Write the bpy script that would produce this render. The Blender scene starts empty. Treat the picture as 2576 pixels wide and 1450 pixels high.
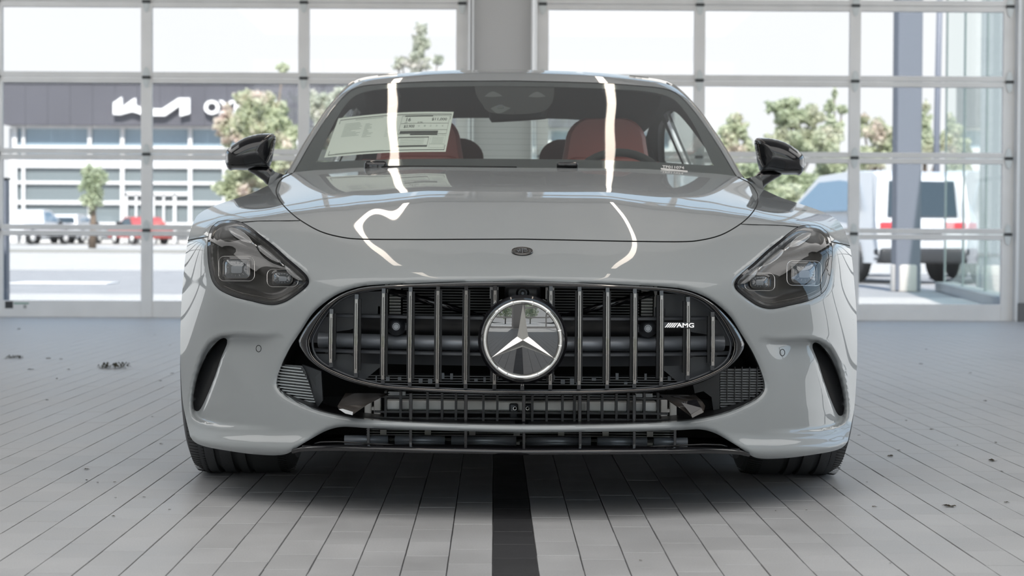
import bpy, bmesh, math, random
import numpy as np
from mathutils import Matrix, Vector
from mathutils.geometry import delaunay_2d_cdt

S = bpy.context.scene
COL = S.collection
R = math.radians
random.seed(7)
rng = np.random.default_rng(7)

# ---------------------------------------------------------------- camera
FPX = 4800.0                       # focal length in pixels of the 2576-pixel-wide frame
CH = 0.684                         # camera height above the floor
ROLL = R(0.27)
Yc = Vector((-45.0, 122.0, -FPX)).normalized()      # world +Y seen in camera axes
_t = -(Yc.x * math.sin(ROLL) + Yc.y * math.cos(ROLL)) / Yc.z
Zc = Vector((math.sin(ROLL), math.cos(ROLL), _t)).normalized()
Xc = Yc.cross(Zc).normalized()
W2C = Matrix((Xc, Yc, Zc)).transposed()             # columns are the world axes in camera space
C2W = W2C.transposed()
cam = bpy.data.cameras.new('camera')
cam.sensor_width = 36.0
cam.lens = FPX / 2576.0 * 36.0
cam.clip_start = 0.05
cam.clip_end = 2000
cam.dof.use_dof = True
cam.dof.focus_distance = 4.95
cam.dof.aperture_fstop = 6.3
camo = bpy.data.objects.new('camera', cam)
camo.matrix_world = Matrix.Translation((0, 0, CH)) @ C2W.to_4x4()
COL.objects.link(camo)
S.camera = camo

# ---------------------------------------------------------------- sky, sun, exposure
S.view_settings.view_transform = 'Standard'
S.view_settings.look = 'None'
S.view_settings.exposure = 0.0
S.view_settings.gamma = 1.0
S.view_settings.use_curve_mapping = False
S.cycles.max_bounces = 10
S.cycles.diffuse_bounces = 4
S.cycles.glossy_bounces = 5
S.cycles.transparent_max_bounces = 16
S.cycles.caustics_reflective = False
S.cycles.caustics_refractive = False
S.cycles.sample_clamp_indirect = 6.0
S.cycles.use_denoising = True
SKY = 1.95
w = bpy.data.worlds.new('sky')
S.world = w
w.use_nodes = True
nt = w.node_tree
nt.nodes.clear()
o_ = nt.nodes.new('ShaderNodeOutputWorld')
bg = nt.nodes.new('ShaderNodeBackground')
tc = nt.nodes.new('ShaderNodeTexCoord')
sp = nt.nodes.new('ShaderNodeSeparateXYZ')
cr = nt.nodes.new('ShaderNodeValToRGB')
nt.links.new(tc.outputs['Generated'], sp.inputs[0])
nt.links.new(sp.outputs['Z'], cr.inputs[0])
nt.links.new(cr.outputs[0], bg.inputs[0])
nt.links.new(bg.outputs[0], o_.inputs[0])
bg.inputs[1].default_value = SKY
e = cr.color_ramp.elements
e[0].position = 0.0; e[0].color = (0.97, 0.985, 1.0, 1)
e[1].position = 1.0; e[1].color = (0.36, 0.54, 0.88, 1)
for p_, c_ in ((0.13, (0.98, 0.99, 1.0, 1)), (0.24, (0.62, 0.82, 1.0, 1)), (0.5, (0.46, 0.68, 0.98, 1))):
    k_ = e.new(p_); k_.color = c_
sun = bpy.data.lights.new('sun', 'SUN')
sun.energy = 15.0
sun.angle = R(0.6)
sun.color = (1.0, 0.96, 0.9)
suno = bpy.data.objects.new('sun', sun)
suno.rotation_euler = Vector((0.0, 0.80, -0.95)).to_track_quat('-Z', 'Y').to_euler()
suno.location = (-10, -10, 20)
COL.objects.link(suno)

# ---------------------------------------------------------------- pixel helpers (frame of 2576 x 1450)
def ray(px, py):
    d = C2W @ Vector((px - 1288.0, -(py - 725.0), -FPX))
    return d.x / d.y, d.z / d.y
def at(px, py, Y):
    a, b = ray(px, py)
    return Vector((a * Y, Y, CH + b * Y))
def ground(px, py, z=0.0):
    a, b = ray(px, py)
    Y = (z - CH) / b
    return Vector((a * Y, Y, z))

# ---------------------------------------------------------------- object helpers
def tag(o, label=None, cat=None, group=None, kind=None):
    if label: o['label'] = label
    if cat: o['category'] = cat
    if group: o['group'] = group
    if kind: o['kind'] = kind
    return o
def empty(name, loc=(0, 0, 0), rz=0.0, parent=None):
    o = bpy.data.objects.new(name, None)
    o.empty_display_size = 0.1
    o.location = loc
    o.rotation_euler = (0, 0, rz)
    COL.objects.link(o)
    if parent: o.parent = parent
    return o
def mk(name, verts, faces, mat, parent=None, smooth=False, mats=None, fm=None):
    me = bpy.data.meshes.new(name)
    me.from_pydata([tuple(v) for v in verts], [], [tuple(int(i) for i in f) for f in faces])
    for m in (mats or [mat]):
        me.materials.append(m)
    if fm is not None:
        me.polygons.foreach_set('material_index', list(fm))
    if smooth:
        me.polygons.foreach_set('use_smooth', [True] * len(me.polygons))
    me.update()
    o = bpy.data.objects.new(name, me)
    COL.objects.link(o)
    if parent: o.parent = parent
    return o
class MB:
    """collects shapes of ONE piece"""
    def __init__(s): s.v = []; s.f = []
    def add(s, vs, fs):
        n = len(s.v)
        s.v += [tuple(v) for v in vs]
        s.f += [tuple(i + n for i in f) for f in fs]
        return s
    def box(s, x0, x1, y0, y1, z0, z1, b=0.0):
        if x0 > x1: x0, x1 = x1, x0
        if y0 > y1: y0, y1 = y1, y0
        if z0 > z1: z0, z1 = z1, z0
        if b <= 0:
            vs = [(x, y, z) for z in (z0, z1) for y in (y0, y1) for x in (x0, x1)]
            return s.add(vs, [(0, 2, 3, 1), (4, 5, 7, 6), (0, 1, 5, 4), (2, 6, 7, 3), (0, 4, 6, 2), (1, 3, 7, 5)])
        bm = bmesh.new()
        bmesh.ops.create_cube(bm, size=1.0)
        for v in bm.verts:
            v.co = Vector(((x0 + x1) / 2 + v.co.x * (x1 - x0), (y0 + y1) / 2 + v.co.y * (y1 - y0), (z0 + z1) / 2 + v.co.z * (z1 - z0)))
        b = min(b, 0.45 * min(x1 - x0, y1 - y0, z1 - z0))
        bmesh.ops.bevel(bm, geom=bm.edges[:], offset=b, segments=2, profile=0.5, affect='EDGES')
        bm.verts.index_update()
        s.add([v.co[:] for v in bm.verts], [[v.index for v in f.verts] for f in bm.faces])
        bm.free()
        return s
    def tube(s, pts, r, n=10, caps=True, closed=False):
        pts = [Vector(p) for p in pts]
        m = len(pts)
        rr = r if isinstance(r, (list, tuple)) else [r] * m
        vs = []; up = None
        for i, p in enumerate(pts):
            if closed: d = (pts[(i + 1) % m] - pts[i - 1])
            else: d = (pts[min(i + 1, m - 1)] - pts[max(i - 1, 0)])
            d.normalize()
            if up is None:
                up = Vector((0, 0, 1)) if abs(d.z) < 0.9 else Vector((1, 0, 0))
            a = d.cross(up).normalized(); b = a.cross(d).normalized(); up = b
            for k in range(n):
                t = 2 * math.pi * k / n
                vs.append(p + a * math.cos(t) * rr[i] + b * math.sin(t) * rr[i])
        fs = []
        for i in range(m if closed else m - 1):
            j = (i + 1) % m
            for k in range(n):
                fs.append((i * n + k, i * n + (k + 1) % n, j * n + (k + 1) % n, j * n + k))
        if caps and not closed:
            fs.append(tuple(range(n))[::-1]); fs.append(tuple((m - 1) * n + k for k in range(n)))
        return s.add(vs, fs)
    def prism(s, poly, axis_fn, d0, d1):
        """poly of 2-D points; axis_fn(a, b, d) -> 3-D"""
        n = len(poly)
        vs = [axis_fn(a, b, d0) for a, b in poly] + [axis_fn(a, b, d1) for a, b in poly]
        fs = [tuple(range(n))[::-1], tuple(range(n, 2 * n))] + [(i, (i + 1) % n, n + (i + 1) % n, n + i) for i in range(n)]
        return s.add(vs, fs)
    def lathe(s, prof, c, axis='Y', n=32, sx=1.0):
        """prof [(r, h)] about an axis through c"""
        vs = []
        for r_, h in prof:
            for k in range(n):
                t = 2 * math.pi * k / n
                u, v = r_ * math.cos(t), r_ * math.sin(t)
                vs.append({'Y': (c[0] + u * sx, c[1] + h, c[2] + v), 'X': (c[0] + h, c[1] + u, c[2] + v), 'Z': (c[0] + u, c[1] + v, c[2] + h)}[axis])
        fs = []
        for i in range(len(prof) - 1):
            for k in range(n):
                fs.append((i * n + k, i * n + (k + 1) % n, (i + 1) * n + (k + 1) % n, (i + 1) * n + k))
        return s.add(vs, fs)
    def build(s, name, mat, parent=None, smooth=False):
        o = mk(name, s.v, s.f, mat, parent, smooth)
        bm = bmesh.new(); bm.from_mesh(o.data)
        bmesh.ops.recalc_face_normals(bm, faces=bm.faces[:])
        bm.to_mesh(o.data); bm.free()
        if smooth == 'auto':
            autosmooth(o)
        return o
def autosmooth(o, ang=35):
    me = o.data
    me.polygons.foreach_set('use_smooth', [True] * len(me.polygons))
    bm = bmesh.new(); bm.from_mesh(me)
    for ed in bm.edges:
        if len(ed.link_faces) == 2 and ed.calc_face_angle(0) > R(ang): ed.smooth = False
    bm.to_mesh(me); bm.free()
    return o
def text_geo(txt, size=1.0, extrude=0.0, bold=0.0, space=1.0):
    cu = bpy.data.curves.new('t', 'FONT')
    cu.body = txt; cu.size = size; cu.extrude = extrude; cu.offset = bold; cu.space_character = space
    cu.resolution_u = 3
    o = bpy.data.objects.new('t', cu); COL.objects.link(o)
    dg = bpy.context.evaluated_depsgraph_get()
    me = o.evaluated_get(dg).to_mesh()
    vs = [v.co[:] for v in me.vertices]; fs = [tuple(p.vertices) for p in me.polygons]
    o.evaluated_get(dg).to_mesh_clear()
    bpy.data.objects.remove(o); bpy.data.curves.remove(cu)
    return vs, fs

# ---------------------------------------------------------------- materials
def pm(name, col, rough=0.5, metal=0.0, coat=0.0, crough=0.03, spec=0.5, noise=None, bump=None, emis=None):
    m = bpy.data.materials.new(name); m.use_nodes = True
    nt = m.node_tree; b = nt.nodes['Principled BSDF']
    b.inputs['Base Color'].default_value = (*col, 1)
    b.inputs['Roughness'].default_value = rough
    b.inputs['Metallic'].default_value = metal
    b.inputs['Coat Weight'].default_value = coat
    b.inputs['Coat Roughness'].default_value = crough
    b.inputs['Specular IOR Level'].default_value = spec
    if emis:
        b.inputs['Emission Color'].default_value = (*emis[0], 1)
        b.inputs['Emission Strength'].default_value = emis[1]
    if noise or bump:
        t = nt.nodes.new('ShaderNodeTexCoord')
    if noise:
        sc, amt, det = noise
        n = nt.nodes.new('ShaderNodeTexNoise'); n.inputs['Scale'].default_value = sc; n.inputs['Detail'].default_value = det
        r_ = nt.nodes.new('ShaderNodeMapRange'); r_.inputs[1].default_value = 0.3; r_.inputs[2].default_value = 0.7
        r_.inputs[3].default_value = 1 - amt; r_.inputs[4].default_value = 1 + amt
        mx = nt.nodes.new('ShaderNodeVectorMath'); mx.operation = 'SCALE'; mx.inputs[0].default_value = col
        nt.links.new(t.outputs['Object'], n.inputs['Vector']); nt.links.new(n.outputs['Fac'], r_.inputs[0])
        nt.links.new(r_.outputs[0], mx.inputs['Scale']); nt.links.new(mx.outputs[0], b.inputs['Base Color'])
    if bump:
        sc, st = bump
        n = nt.nodes.new('ShaderNodeTexNoise'); n.inputs['Scale'].default_value = sc; n.inputs['Detail'].default_value = 4
        bp = nt.nodes.new('ShaderNodeBump'); bp.inputs['Strength'].default_value = st; bp.inputs['Distance'].default_value = 0.002
        nt.links.new(t.outputs['Object'], n.inputs['Vector']); nt.links.new(n.outputs['Fac'], bp.inputs['Height'])
        nt.links.new(bp.outputs[0], b.inputs['Normal'])
    return m
def glass(name, tint, ior=1.45, rough=0.0, boost=1.0):
    m = bpy.data.materials.new(name); m.use_nodes = True
    nt = m.node_tree; nt.nodes.clear()
    out = nt.nodes.new('ShaderNodeOutputMaterial'); mix = nt.nodes.new('ShaderNodeMixShader')
    tr = nt.nodes.new('ShaderNodeBsdfTransparent'); gl = nt.nodes.new('ShaderNodeBsdfGlossy'); fr = nt.nodes.new('ShaderNodeFresnel')
    tr.inputs[0].default_value = (*tint, 1); gl.inputs['Roughness'].default_value = rough
    gl.inputs[0].default_value = (boost, boost, boost, 1)
    geo = nt.nodes.new('ShaderNodeNewGeometry'); sw = nt.nodes.new('ShaderNodeMapRange')
    # the Fresnel node inverts the index on back faces: keep it the same on both
    sw.inputs[3].default_value = ior; sw.inputs[4].default_value = 1.0 / ior
    nt.links.new(geo.outputs['Backfacing'], sw.inputs[0]); nt.links.new(sw.outputs[0], fr.inputs['IOR'])
    nt.links.new(fr.outputs[0], mix.inputs[0]); nt.links.new(tr.outputs[0], mix.inputs[1]); nt.links.new(gl.outputs[0], mix.inputs[2])
    nt.links.new(mix.outputs[0], out.inputs[0])
    return m
M = {}
M['alu'] = pm('anodised aluminium', (0.78, 0.77, 0.755), 0.42, 0.12, noise=(3.0, 0.05, 3))
M['alu_dark'] = pm('dark hinge gap', (0.06, 0.065, 0.065), 0.6)
M['hinge'] = pm('galvanised hinge plate', (0.62, 0.65, 0.65), 0.4, 0.5, bump=(60, 0.3))
M['wall'] = pm('painted grey wall', (0.54, 0.535, 0.525), 0.8, bump=(90, 0.15))
M['wall_dark'] = pm('dark grey wall base', (0.16, 0.16, 0.16), 0.7)
M['ceiling'] = pm('ceiling', (0.27, 0.27, 0.265), 0.9)
M['wall_side'] = pm('side wall', (0.55, 0.55, 0.54), 0.85)
M['track'] = pm('galvanised track', (0.82, 0.83, 0.84), 0.35, 0.3)
M['pane'] = glass('tinted door pane', (0.735, 0.74, 0.745))
M['pane_front'] = glass('clear door pane', (0.96, 0.97, 0.97))
M['grout'] = pm('grout', (0.13, 0.13, 0.135), 0.9)
# ================================================================ FLOOR
TP, TL = 0.0946, 0.1872            # tile pitch across and along the hall
DY = 16.4                          # depth of the garage door wall
X0, X1, YF = -6.4, 6.4, -5.6
floor = mk('floor', [(X0, YF, -0.006), (X1, YF, -0.006), (X1, DY + 1.3, -0.006), (X0, DY + 1.3, -0.006)], [(0, 1, 2, 3)], M['grout'])
tag(floor, kind='structure')
def tile_mat(name, c):
    m = pm(name, c, 0.52, spec=0.45)
    nt = m.node_tree; b = nt.nodes['Principled BSDF']
    t = nt.nodes.new('ShaderNodeNewGeometry')
    n1 = nt.nodes.new('ShaderNodeTexNoise'); n1.inputs['Scale'].default_value = 2.2; n1.inputs['Detail'].default_value = 6; n1.inputs['Roughness'].default_value = 0.65
    n2 = nt.nodes.new('ShaderNodeTexNoise'); n2.inputs['Scale'].default_value = 260; n2.inputs['Detail'].default_value = 2
    oi = nt.nodes.new('ShaderNodeObjectInfo')
    nt.links.new(t.outputs['Position'], n1.inputs['Vector']); nt.links.new(t.outputs['Position'], n2.inputs['Vector'])
    def mr(src, a, b_, lo=0.3, hi=0.7):
        r_ = nt.nodes.new('ShaderNodeMapRange'); r_.inputs[1].default_value = lo; r_.inputs[2].default_value = hi
        r_.inputs[3].default_value = a; r_.inputs[4].default_value = b_; nt.links.new(src, r_.inputs[0]); return r_.outputs[0]
    a1 = mr(n1.outputs['Fac'], 0.88, 1.10); a2 = mr(n2.outputs['Fac'], 0.93, 1.07); a3 = mr(oi.outputs['Random'], 0.95, 1.05, 0, 1)
    p = nt.nodes.new('ShaderNodeMath'); p.operation = 'MULTIPLY'; q = nt.nodes.new('ShaderNodeMath'); q.operation = 'MULTIPLY'
    nt.links.new(a1, p.inputs[0]); nt.links.new(a2, p.inputs[1]); nt.links.new(p.outputs[0], q.inputs[0]); nt.links.new(a3, q.inputs[1])
    mx = nt.nodes.new('ShaderNodeVectorMath'); mx.operation = 'SCALE'; mx.inputs[0].default_value = c
    nt.links.new(q.outputs[0], mx.inputs['Scale']); nt.links.new(mx.outputs[0], b.inputs['Base Color'])
    ro = mr(n1.outputs['Fac'], 0.36, 0.52); nt.links.new(ro, b.inputs['Roughness'])
    bp = nt.nodes.new('ShaderNodeBump'); bp.inputs['Strength'].default_value = 0.25; bp.inputs['Distance'].default_value = 0.0008
    nt.links.new(n2.outputs['Fac'], bp.inputs['Height']); nt.links.new(bp.outputs[0], b.inputs['Normal'])
    return m
M['tile'] = tile_mat('unglazed grey tile', (0.445, 0.445, 0.45))
M['tile_black'] = tile_mat('unglazed black tile', (0.045, 0.045, 0.048))
def tile_geo(w_, l_, h=0.006, b=0.0007):
    vs = []
    for z, i in ((-h, 0), (-b, 0), (0, b)):
        vs += [(-w_ / 2 + i, -l_ / 2 + i, z), (w_ / 2 - i, -l_ / 2 + i, z), (w_ / 2 - i, l_ / 2 - i, z), (-w_ / 2 + i, l_ / 2 - i, z)]
    fs = [(8, 9, 10, 11)]
    for k in (0, 4):
        for i in range(4):
            fs.append((k + i, k + (i + 1) % 4, k + 4 + (i + 1) % 4, k + 4 + i))
    return vs, fs
J = 0.0027
tv, tf = tile_geo(TP - J, TL - J * 0.55)
def tile_mesh(mat):
    me = bpy.data.meshes.new('tile'); me.from_pydata(tv, [], tf); me.materials.append(mat); return me
TM, TMB = tile_mesh(M['tile']), tile_mesh(M['tile_black'])
cells = []
i0, i1 = int(X0 / TP) - 1, int(X1 / TP) + 1
for i in range(i0, i1):
    cx = (i + 0.5) * TP
    if cx < X0 + 0.05 or cx > X1 - 0.05: continue
    off = (0.0, 0.5, 0.23, 0.71, 0.42, 0.9)[i % 6] if i else 0.30
    j = int(YF / TL)
    while True:
        cy = (j + off) * TL; j += 1
        if cy > DY + 0.1: break
        if cy < YF + 0.1: continue
        v = W2C @ Vector((cx, cy, -CH))
        if v.z < 0:
            px = 1288 + FPX * v.x / -v.z; py = 725 - FPX * v.y / -v.z
        else: px = -9999; py = 9999
        # joints that run along the lens are hidden by the car from about here on
        inview = -60 < px < 2636 and py < 1490
        big = TP * TL / max(cy, 0.1) ** 3
        hidden = abs(cx - 0.07) < 0.9 and cy > 5.5
        cells.append((0 if (inview and not hidden) else 1, -big, cx, cy, i == 0))
cells.sort(key=lambda c: (c[0], c[1]))
rest = MB(); restb = MB()
for k, (h, b_, cx, cy, blk) in enumerate(cells):
    jz = random.uniform(-0.0004, 0.0004)
    jx = random.uniform(-0.0004, 0.0004)
    if k < 300 and h == 0:
        o = bpy.data.objects.new('tile', TMB if blk else TM)
        o.location = (cx + jx, cy, jz); o.rotation_euler = (0, 0, random.uniform(-0.002, 0.002))
        o.parent = floor; COL.objects.link(o)
    else:
        (restb if blk else rest).add([(x + cx + jx, y + cy, z + jz) for x, y, z in tv], tf)
r1 = mk('tile', rest.v, rest.f, M['tile'], floor); r1['kind'] = 'stuff'
r2 = mk('tile', restb.v, restb.f, M['tile_black'], floor); r2['kind'] = 'stuff'

# ================================================================ ROOM SHELL
HC = 4.75
DROT = R(-0.0)
def struct(name, mb, mat, parent=None, smooth=False):
    o = mb.build(name, mat, parent, smooth)
    if not parent: o['kind'] = 'structure'
    return o
struct('ceiling', MB().box(X0, X1, YF, DY + 0.3, HC, HC + 0.2), M['ceiling'])
M['frame'] = pm('dark window frame', (0.10, 0.10, 0.105), 0.4)
nw = 0
for nm_, xw, sg in (('wall_left', X0, -1), ('wall_right', X1, 1)):
    wy0, wy1 = (9.5, 15.4) if sg < 0 else (6.6, 15.4)
    struct(nm_, MB().box(xw, xw + sg * .2, YF, wy0, 0, HC).box(xw, xw + sg * .2, wy1, DY + .3, 0, HC).box(xw, xw + sg * .2, wy0, wy1, 0, .16).box(xw, xw + sg * .2, wy0, wy1, 4.2, HC), M['wall_side'])
    for k in range(2):
        ya, yb = wy0 + (wy1 - wy0) * k / 2, wy0 + (wy1 - wy0) * (k + 1) / 2
        nw += 1
        t = empty('window_%d' % nw, (xw + sg * .1, (ya + yb) / 2, .16)); t['kind'] = 'structure'
        h_ = (yb - ya) / 2
        for j in range(4):
            z_ = (0, 1.32, 2.66, 4.0)[j]
            MB().box(-.03, .03, -h_, h_, z_, z_ + .05).build('window_transom', M['frame'], t)
        for j in range(4):
            y_ = -h_ + 2 * h_ * j / 3
            MB().box(-.035, .035, y_ - .03, y_ + .03, 0, 4.04).build('window_mullion', M['frame'], t)
        for j in range(3):
            y_ = -h_ + 2 * h_ * j / 3
            for q in range(3):
                z_ = (0, 1.32, 2.66)[q]
                mk('pane', [(0, y_ + .03, z_ + .05), (0, y_ + 2 * h_ / 3 - .03, z_ + .05), (0, y_ + 2 * h_ / 3 - .03, z_ + 1.33), (0, y_ + .03, z_ + 1.33)], [(0, 1, 2, 3)], M['pane_front'], t)
def dx(px): return at(px, 600, DY).x
# back wall: pieces beside, between and above the two doors
DT = 4.32                                                    # top of the doors
bw = MB()
bw.box(X0, dx(-30), DY + 0.02, DY + 0.3, 0, DT).box(dx(1178), dx(1340), DY - 0.02, DY + 0.3, 0, DT).box(dx(2553), X1, DY - 0.05, DY + 0.3, 0, DT).box(X0, X1, DY + 0.02, DY + 0.3, DT, HC)
struct('wall_back', bw, M['wall'])
struct('baseboard_right', MB().box(dx(2557), X1, DY - 0.08, DY - 0.05, 0, 0.16), M['wall_dark'])
RZ = [0.748, 1.400, 2.056, 2.702, 3.355, 4.0]                # seams between the door sections
def garage_door(name, s0, s1, mull, pane_mat, Y, flip=1, hinges=True):
    """s0, s1 outer x of the stiles; mull x of the mullions"""
    t = empty(name, ((s0 + s1) / 2, Y, 0)); t['kind'] = 'structure'
    cx = (s0 + s1) / 2
    SW = 0.104; MWd = 0.096
    xs = sorted(mull)
    edges = [0.0] + RZ + [DT]
    def P(mb, nm, mat, sm=False):
        mb.v = [(x - cx, (y) * flip, z) for x, y, z in mb.v]
        return mb.build(nm, mat, t, sm)
    for k in range(len(edges) - 1):
        z0, z1 = edges[k] + 0.002, edges[k + 1] - 0.002
        rb = 0.142 if k == 0 else 0.046
        for nm, a, b_ in (('bottom_rail', z0, z0 + rb), ('top_rail', z1 - 0.046, z1)):
            mb = MB().box(s0 + 0.02, s1 - 0.02, -0.022, 0.022, a, b_, 0.003)
            if b_ - a < 0.1:                                 # extrusion grooves
                mb.box(s0 + 0.1, s1 - 0.1, -0.027, -0.02, a + 0.008, a + 0.016).box(s0 + 0.1, s1 - 0.1, -0.027, -0.02, b_ - 0.016, b_ - 0.008)
            P(mb, 'rail', M['alu'])
        for x in (s0 + SW / 2, s1 - SW / 2):
            P(MB().box(x - SW / 2, x + SW / 2, -0.026, 0.022, z0, z1, 0.003), 'stile', M['alu'])
        for x in xs:
            P(MB().box(x - MWd / 2, x + MWd / 2, -0.030, 0.022, z0, z1, 0.004), 'mullion', M['alu'])
        bx = [s0 + SW] + [c for x in xs for c in (x - MWd / 2, x + MWd / 2)] + [s1 - SW]
        for i in range(0, len(bx), 2):
            P(MB().box(bx[i], bx[i + 1], -0.003, 0.003, z0 + rb, z1 - 0.046), 'pane', pane_mat)
    if hinges:
        for z in RZ:
            for x in [s0 + SW / 2] + xs + [s1 - SW / 2]:
                g = MB().box(x - 0.036, x + 0.036, -0.044, -0.028, z - 0.012, z + 0.012, 0.003)
                h = P(g, 'hinge_barrel', M['alu_dark'])
                for s_ in (1, -1):
                    poly = [(-0.030, 0), (0.030, 0), (0.028, 0.03), (0.018, 0.062), (0.0, 0.078), (-0.018, 0.062), (-0.028, 0.03)]
                    m_ = MB().prism([(a, 0.014 + b_) for a, b_ in poly], lambda a, b_, d: (x + a, d, z + s_ * b_), -0.036, -0.029)
                    m_.prism([(a * 0.45, 0.02 + b_ * 0.6) for a, b_ in poly], lambda a, b_, d: (x + a, d, z + s_ * b_), -0.040, -0.034)
                    P(m_, 'hinge_plate', M['hinge'])
    return t
d1 = garage_door('door_1', dx(-22), dx(1176), [dx(370), dx(764)], M['pane'], DY)
d2 = garage_door('door_2', dx(1347), dx(2548), [dx(1756), dx(2146)], M['pane'], DY)
for a_, b_, z_, h_, c_ in ((14, 34, .105, .06, (0.05, 0.05, 0.05)), (36, 74, .118, .012, (0.18, 0.32, 0.25)), (60, 68, .09, .03, (0.35, 0.35, 0.34))):
    m_ = MB().box(dx(a_) - d1.location.x, dx(b_) - d1.location.x, -.0235, -.0222, z_ - h_ / 2, z_ + h_ / 2)
    m_.build('worn_sticker', pm('worn sticker', c_, 0.7), d1)
d1['label'] = 'left glazed sectional garage door behind the car'; d2['label'] = 'right glazed sectional garage door behind the car'
for n_, (a, b_) in enumerate(((1176, 1190), (1334, 1346), (2549, 2558))):
    x0, x1 = dx(a), dx(b_)
    struct('trim_%d' % (n_ + 1), MB().box(x0, x0 + (x1 - x0) * 0.42, DY - 0.09, DY - 0.02, 0, DT, 0.004).box(x0 + (x1 - x0) * 0.58, x1, DY - 0.07, DY - 0.02, 0, DT, 0.004), M['track'])
# front wall behind the camera: the same kind of doors with clear glass (seen in the paint and the badge)
fw = MB()
fw.box(X0, -4.95, YF - 0.2, YF, 0, DT).box(-0.42, 0.28, YF - 0.2, YF, 0, DT).box(4.9, X1, YF - 0.2, YF, 0, DT).box(X0, X1, YF - 0.2, YF, DT, HC)
struct('wall_front', fw, M['wall'])
garage_door('door_3', -4.95, -0.42, [-3.45, -1.95], M['pane_front'], YF - 0.1, -1, False)
garage_door('door_4', 0.28, 4.9, [1.8, 3.35], M['pane_front'], YF - 0.1, -1, False)

# ================================================================ CEILING LAMPS (two long rows of linear lamps, then added fill lights)
M['lamp_body'] = pm('lamp housing', (0.7, 0.7, 0.7), 0.4)
M['lamp'] = pm('lamp diffuser', (0.9, 0.88, 0.84), 0.5, emis=((1.0, 0.87, 0.74), 5.5))
def lamp(x, y0, y1, z, lab, wd=0.085, st=None):
    t = empty('linear_lamp', (x, (y0 + y1) / 2, z)); tag(t, lab, 'ceiling light', 'linear lamps under the ceiling')
    h = (y1 - y0) / 2
    MB().box(-wd / 2 - 0.01, wd / 2 + 0.01, -h, h, 0.012, 0.09, 0.006).build('housing', M['lamp_body'], t)
    MB().box(-wd / 2, wd / 2, -h + 0.01, h - 0.01, 0.0, 0.012).build('diffuser', M['lamp'], t)
    for yy in (-h * 0.7, h * 0.7):
        MB().tube([(0, yy, 0.09), (0, yy, HC - z)], 0.004, 6).build('hanger', M['track'], t)
for x, sd in ((-1.08, 'left'), (1.08, 'right')):
    for y0, y1, wh in ((2.4, 6.1, 'over the front of the car'), (6.9, 11.2, 'over the car roof'), (11.2, 15.6, 'nearest the glazed doors')):
        lamp(x, y0, y1, 4.35, 'white linear ceiling lamp of the %s row %s' % (sd, wh))
# area fill lights added under the ceiling to brighten hall and floor, not fixtures
for nm, x, y, sx, sy, en in (('fill_light', 0, 0.2, 9.0, 10.0, 400), ('fill_light', 0, 12.5, 9.0, 7.0, 30), ('side_fill_light', -4.9, 11.0, 2.2, 9.0, 105), ('side_fill_light', 4.9, 11.0, 2.2, 9.0, 105)):
    L = bpy.data.lights.new(nm, 'AREA'); L.shape = 'RECTANGLE'; L.size = sx; L.size_y = sy; L.energy = en; L.color = (1.0, 0.985, 0.965)
    lo = bpy.data.objects.new(nm, L); lo.location = (x, y, HC - 0.06); COL.objects.link(lo)
# ================================================================ CAR: maths
AX = 5.594                         # depth of the front axle
CX = 0.072                         # the car stands a little to the right of the lens axis
car = empty('car')
tag(car, 'light grey sports coupe with slatted black grille facing the camera on the tiled floor', 'car')
car.matrix_world = Matrix.Translation((CX, 0, CH)) @ Matrix.Rotation(R(0.2), 4, 'Y') @ Matrix.Translation((0, AX, -CH))
_ct, _st = math.cos(R(0.2)), math.sin(R(0.2))
def uv(px, py, Y):
    """photo pixel at depth Y -> slopes (in pixels) about the car's own axis"""
    a, b = ray(px, py)
    dx_, dz_ = FPX * a - FPX * CX / Y, FPX * b
    return dx_ * _ct - dz_ * _st, dx_ * _st + dz_ * _ct
def loc(U, V, Y): return Vector((U * Y / FPX, Y - AX, CH + V * Y / FPX))
def L(px, py, Y):
    U, V = uv(px, py, Y); return loc(U, V, Y)
class TPS:
    def __init__(s, pts, lam=0.0, sc=200.0):
        P = []
        for u, v, y in pts:
            P.append((u, v, y))
            if u > 1: P.append((-u, v, y))
        P = np.array(P, float); s.X = P[:, :2] / sc; s.sc = sc; n = len(P)
        K = s.k(s.X, s.X) + lam * np.eye(n)
        Q = np.c_[np.ones(n), s.X]
        A = np.zeros((n + 3, n + 3)); A[:n, :n] = K; A[:n, n:] = Q; A[n:, :n] = Q.T
        s.w = np.linalg.solve(A, np.r_[P[:, 2], np.zeros(3)])
    def k(s, a, b):
        d2 = ((a[:, None, :] - b[None, :, :]) ** 2).sum(-1)
        return 0.5 * d2 * np.log(d2 + 1e-12)
    def __call__(s, U, V):
        X = np.c_[np.atleast_1d(np.abs(U)).ravel(), np.atleast_1d(V).ravel()] / s.sc
        out = np.empty(len(X))
        for i in range(0, len(X), 4000):
            x = X[i:i + 4000]
            out[i:i + 4000] = s.k(x, s.X) @ s.w[:-3] + np.c_[np.ones(len(x)), x] @ s.w[-3:]
        return out
def SEC(Y, rows):                  # a cross-section at constant depth: (X, Z) -> (U, V, Y)
    return [(x * FPX / Y, (z - CH) * FPX / Y, Y) for x, z in rows]
BODY = []
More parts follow.
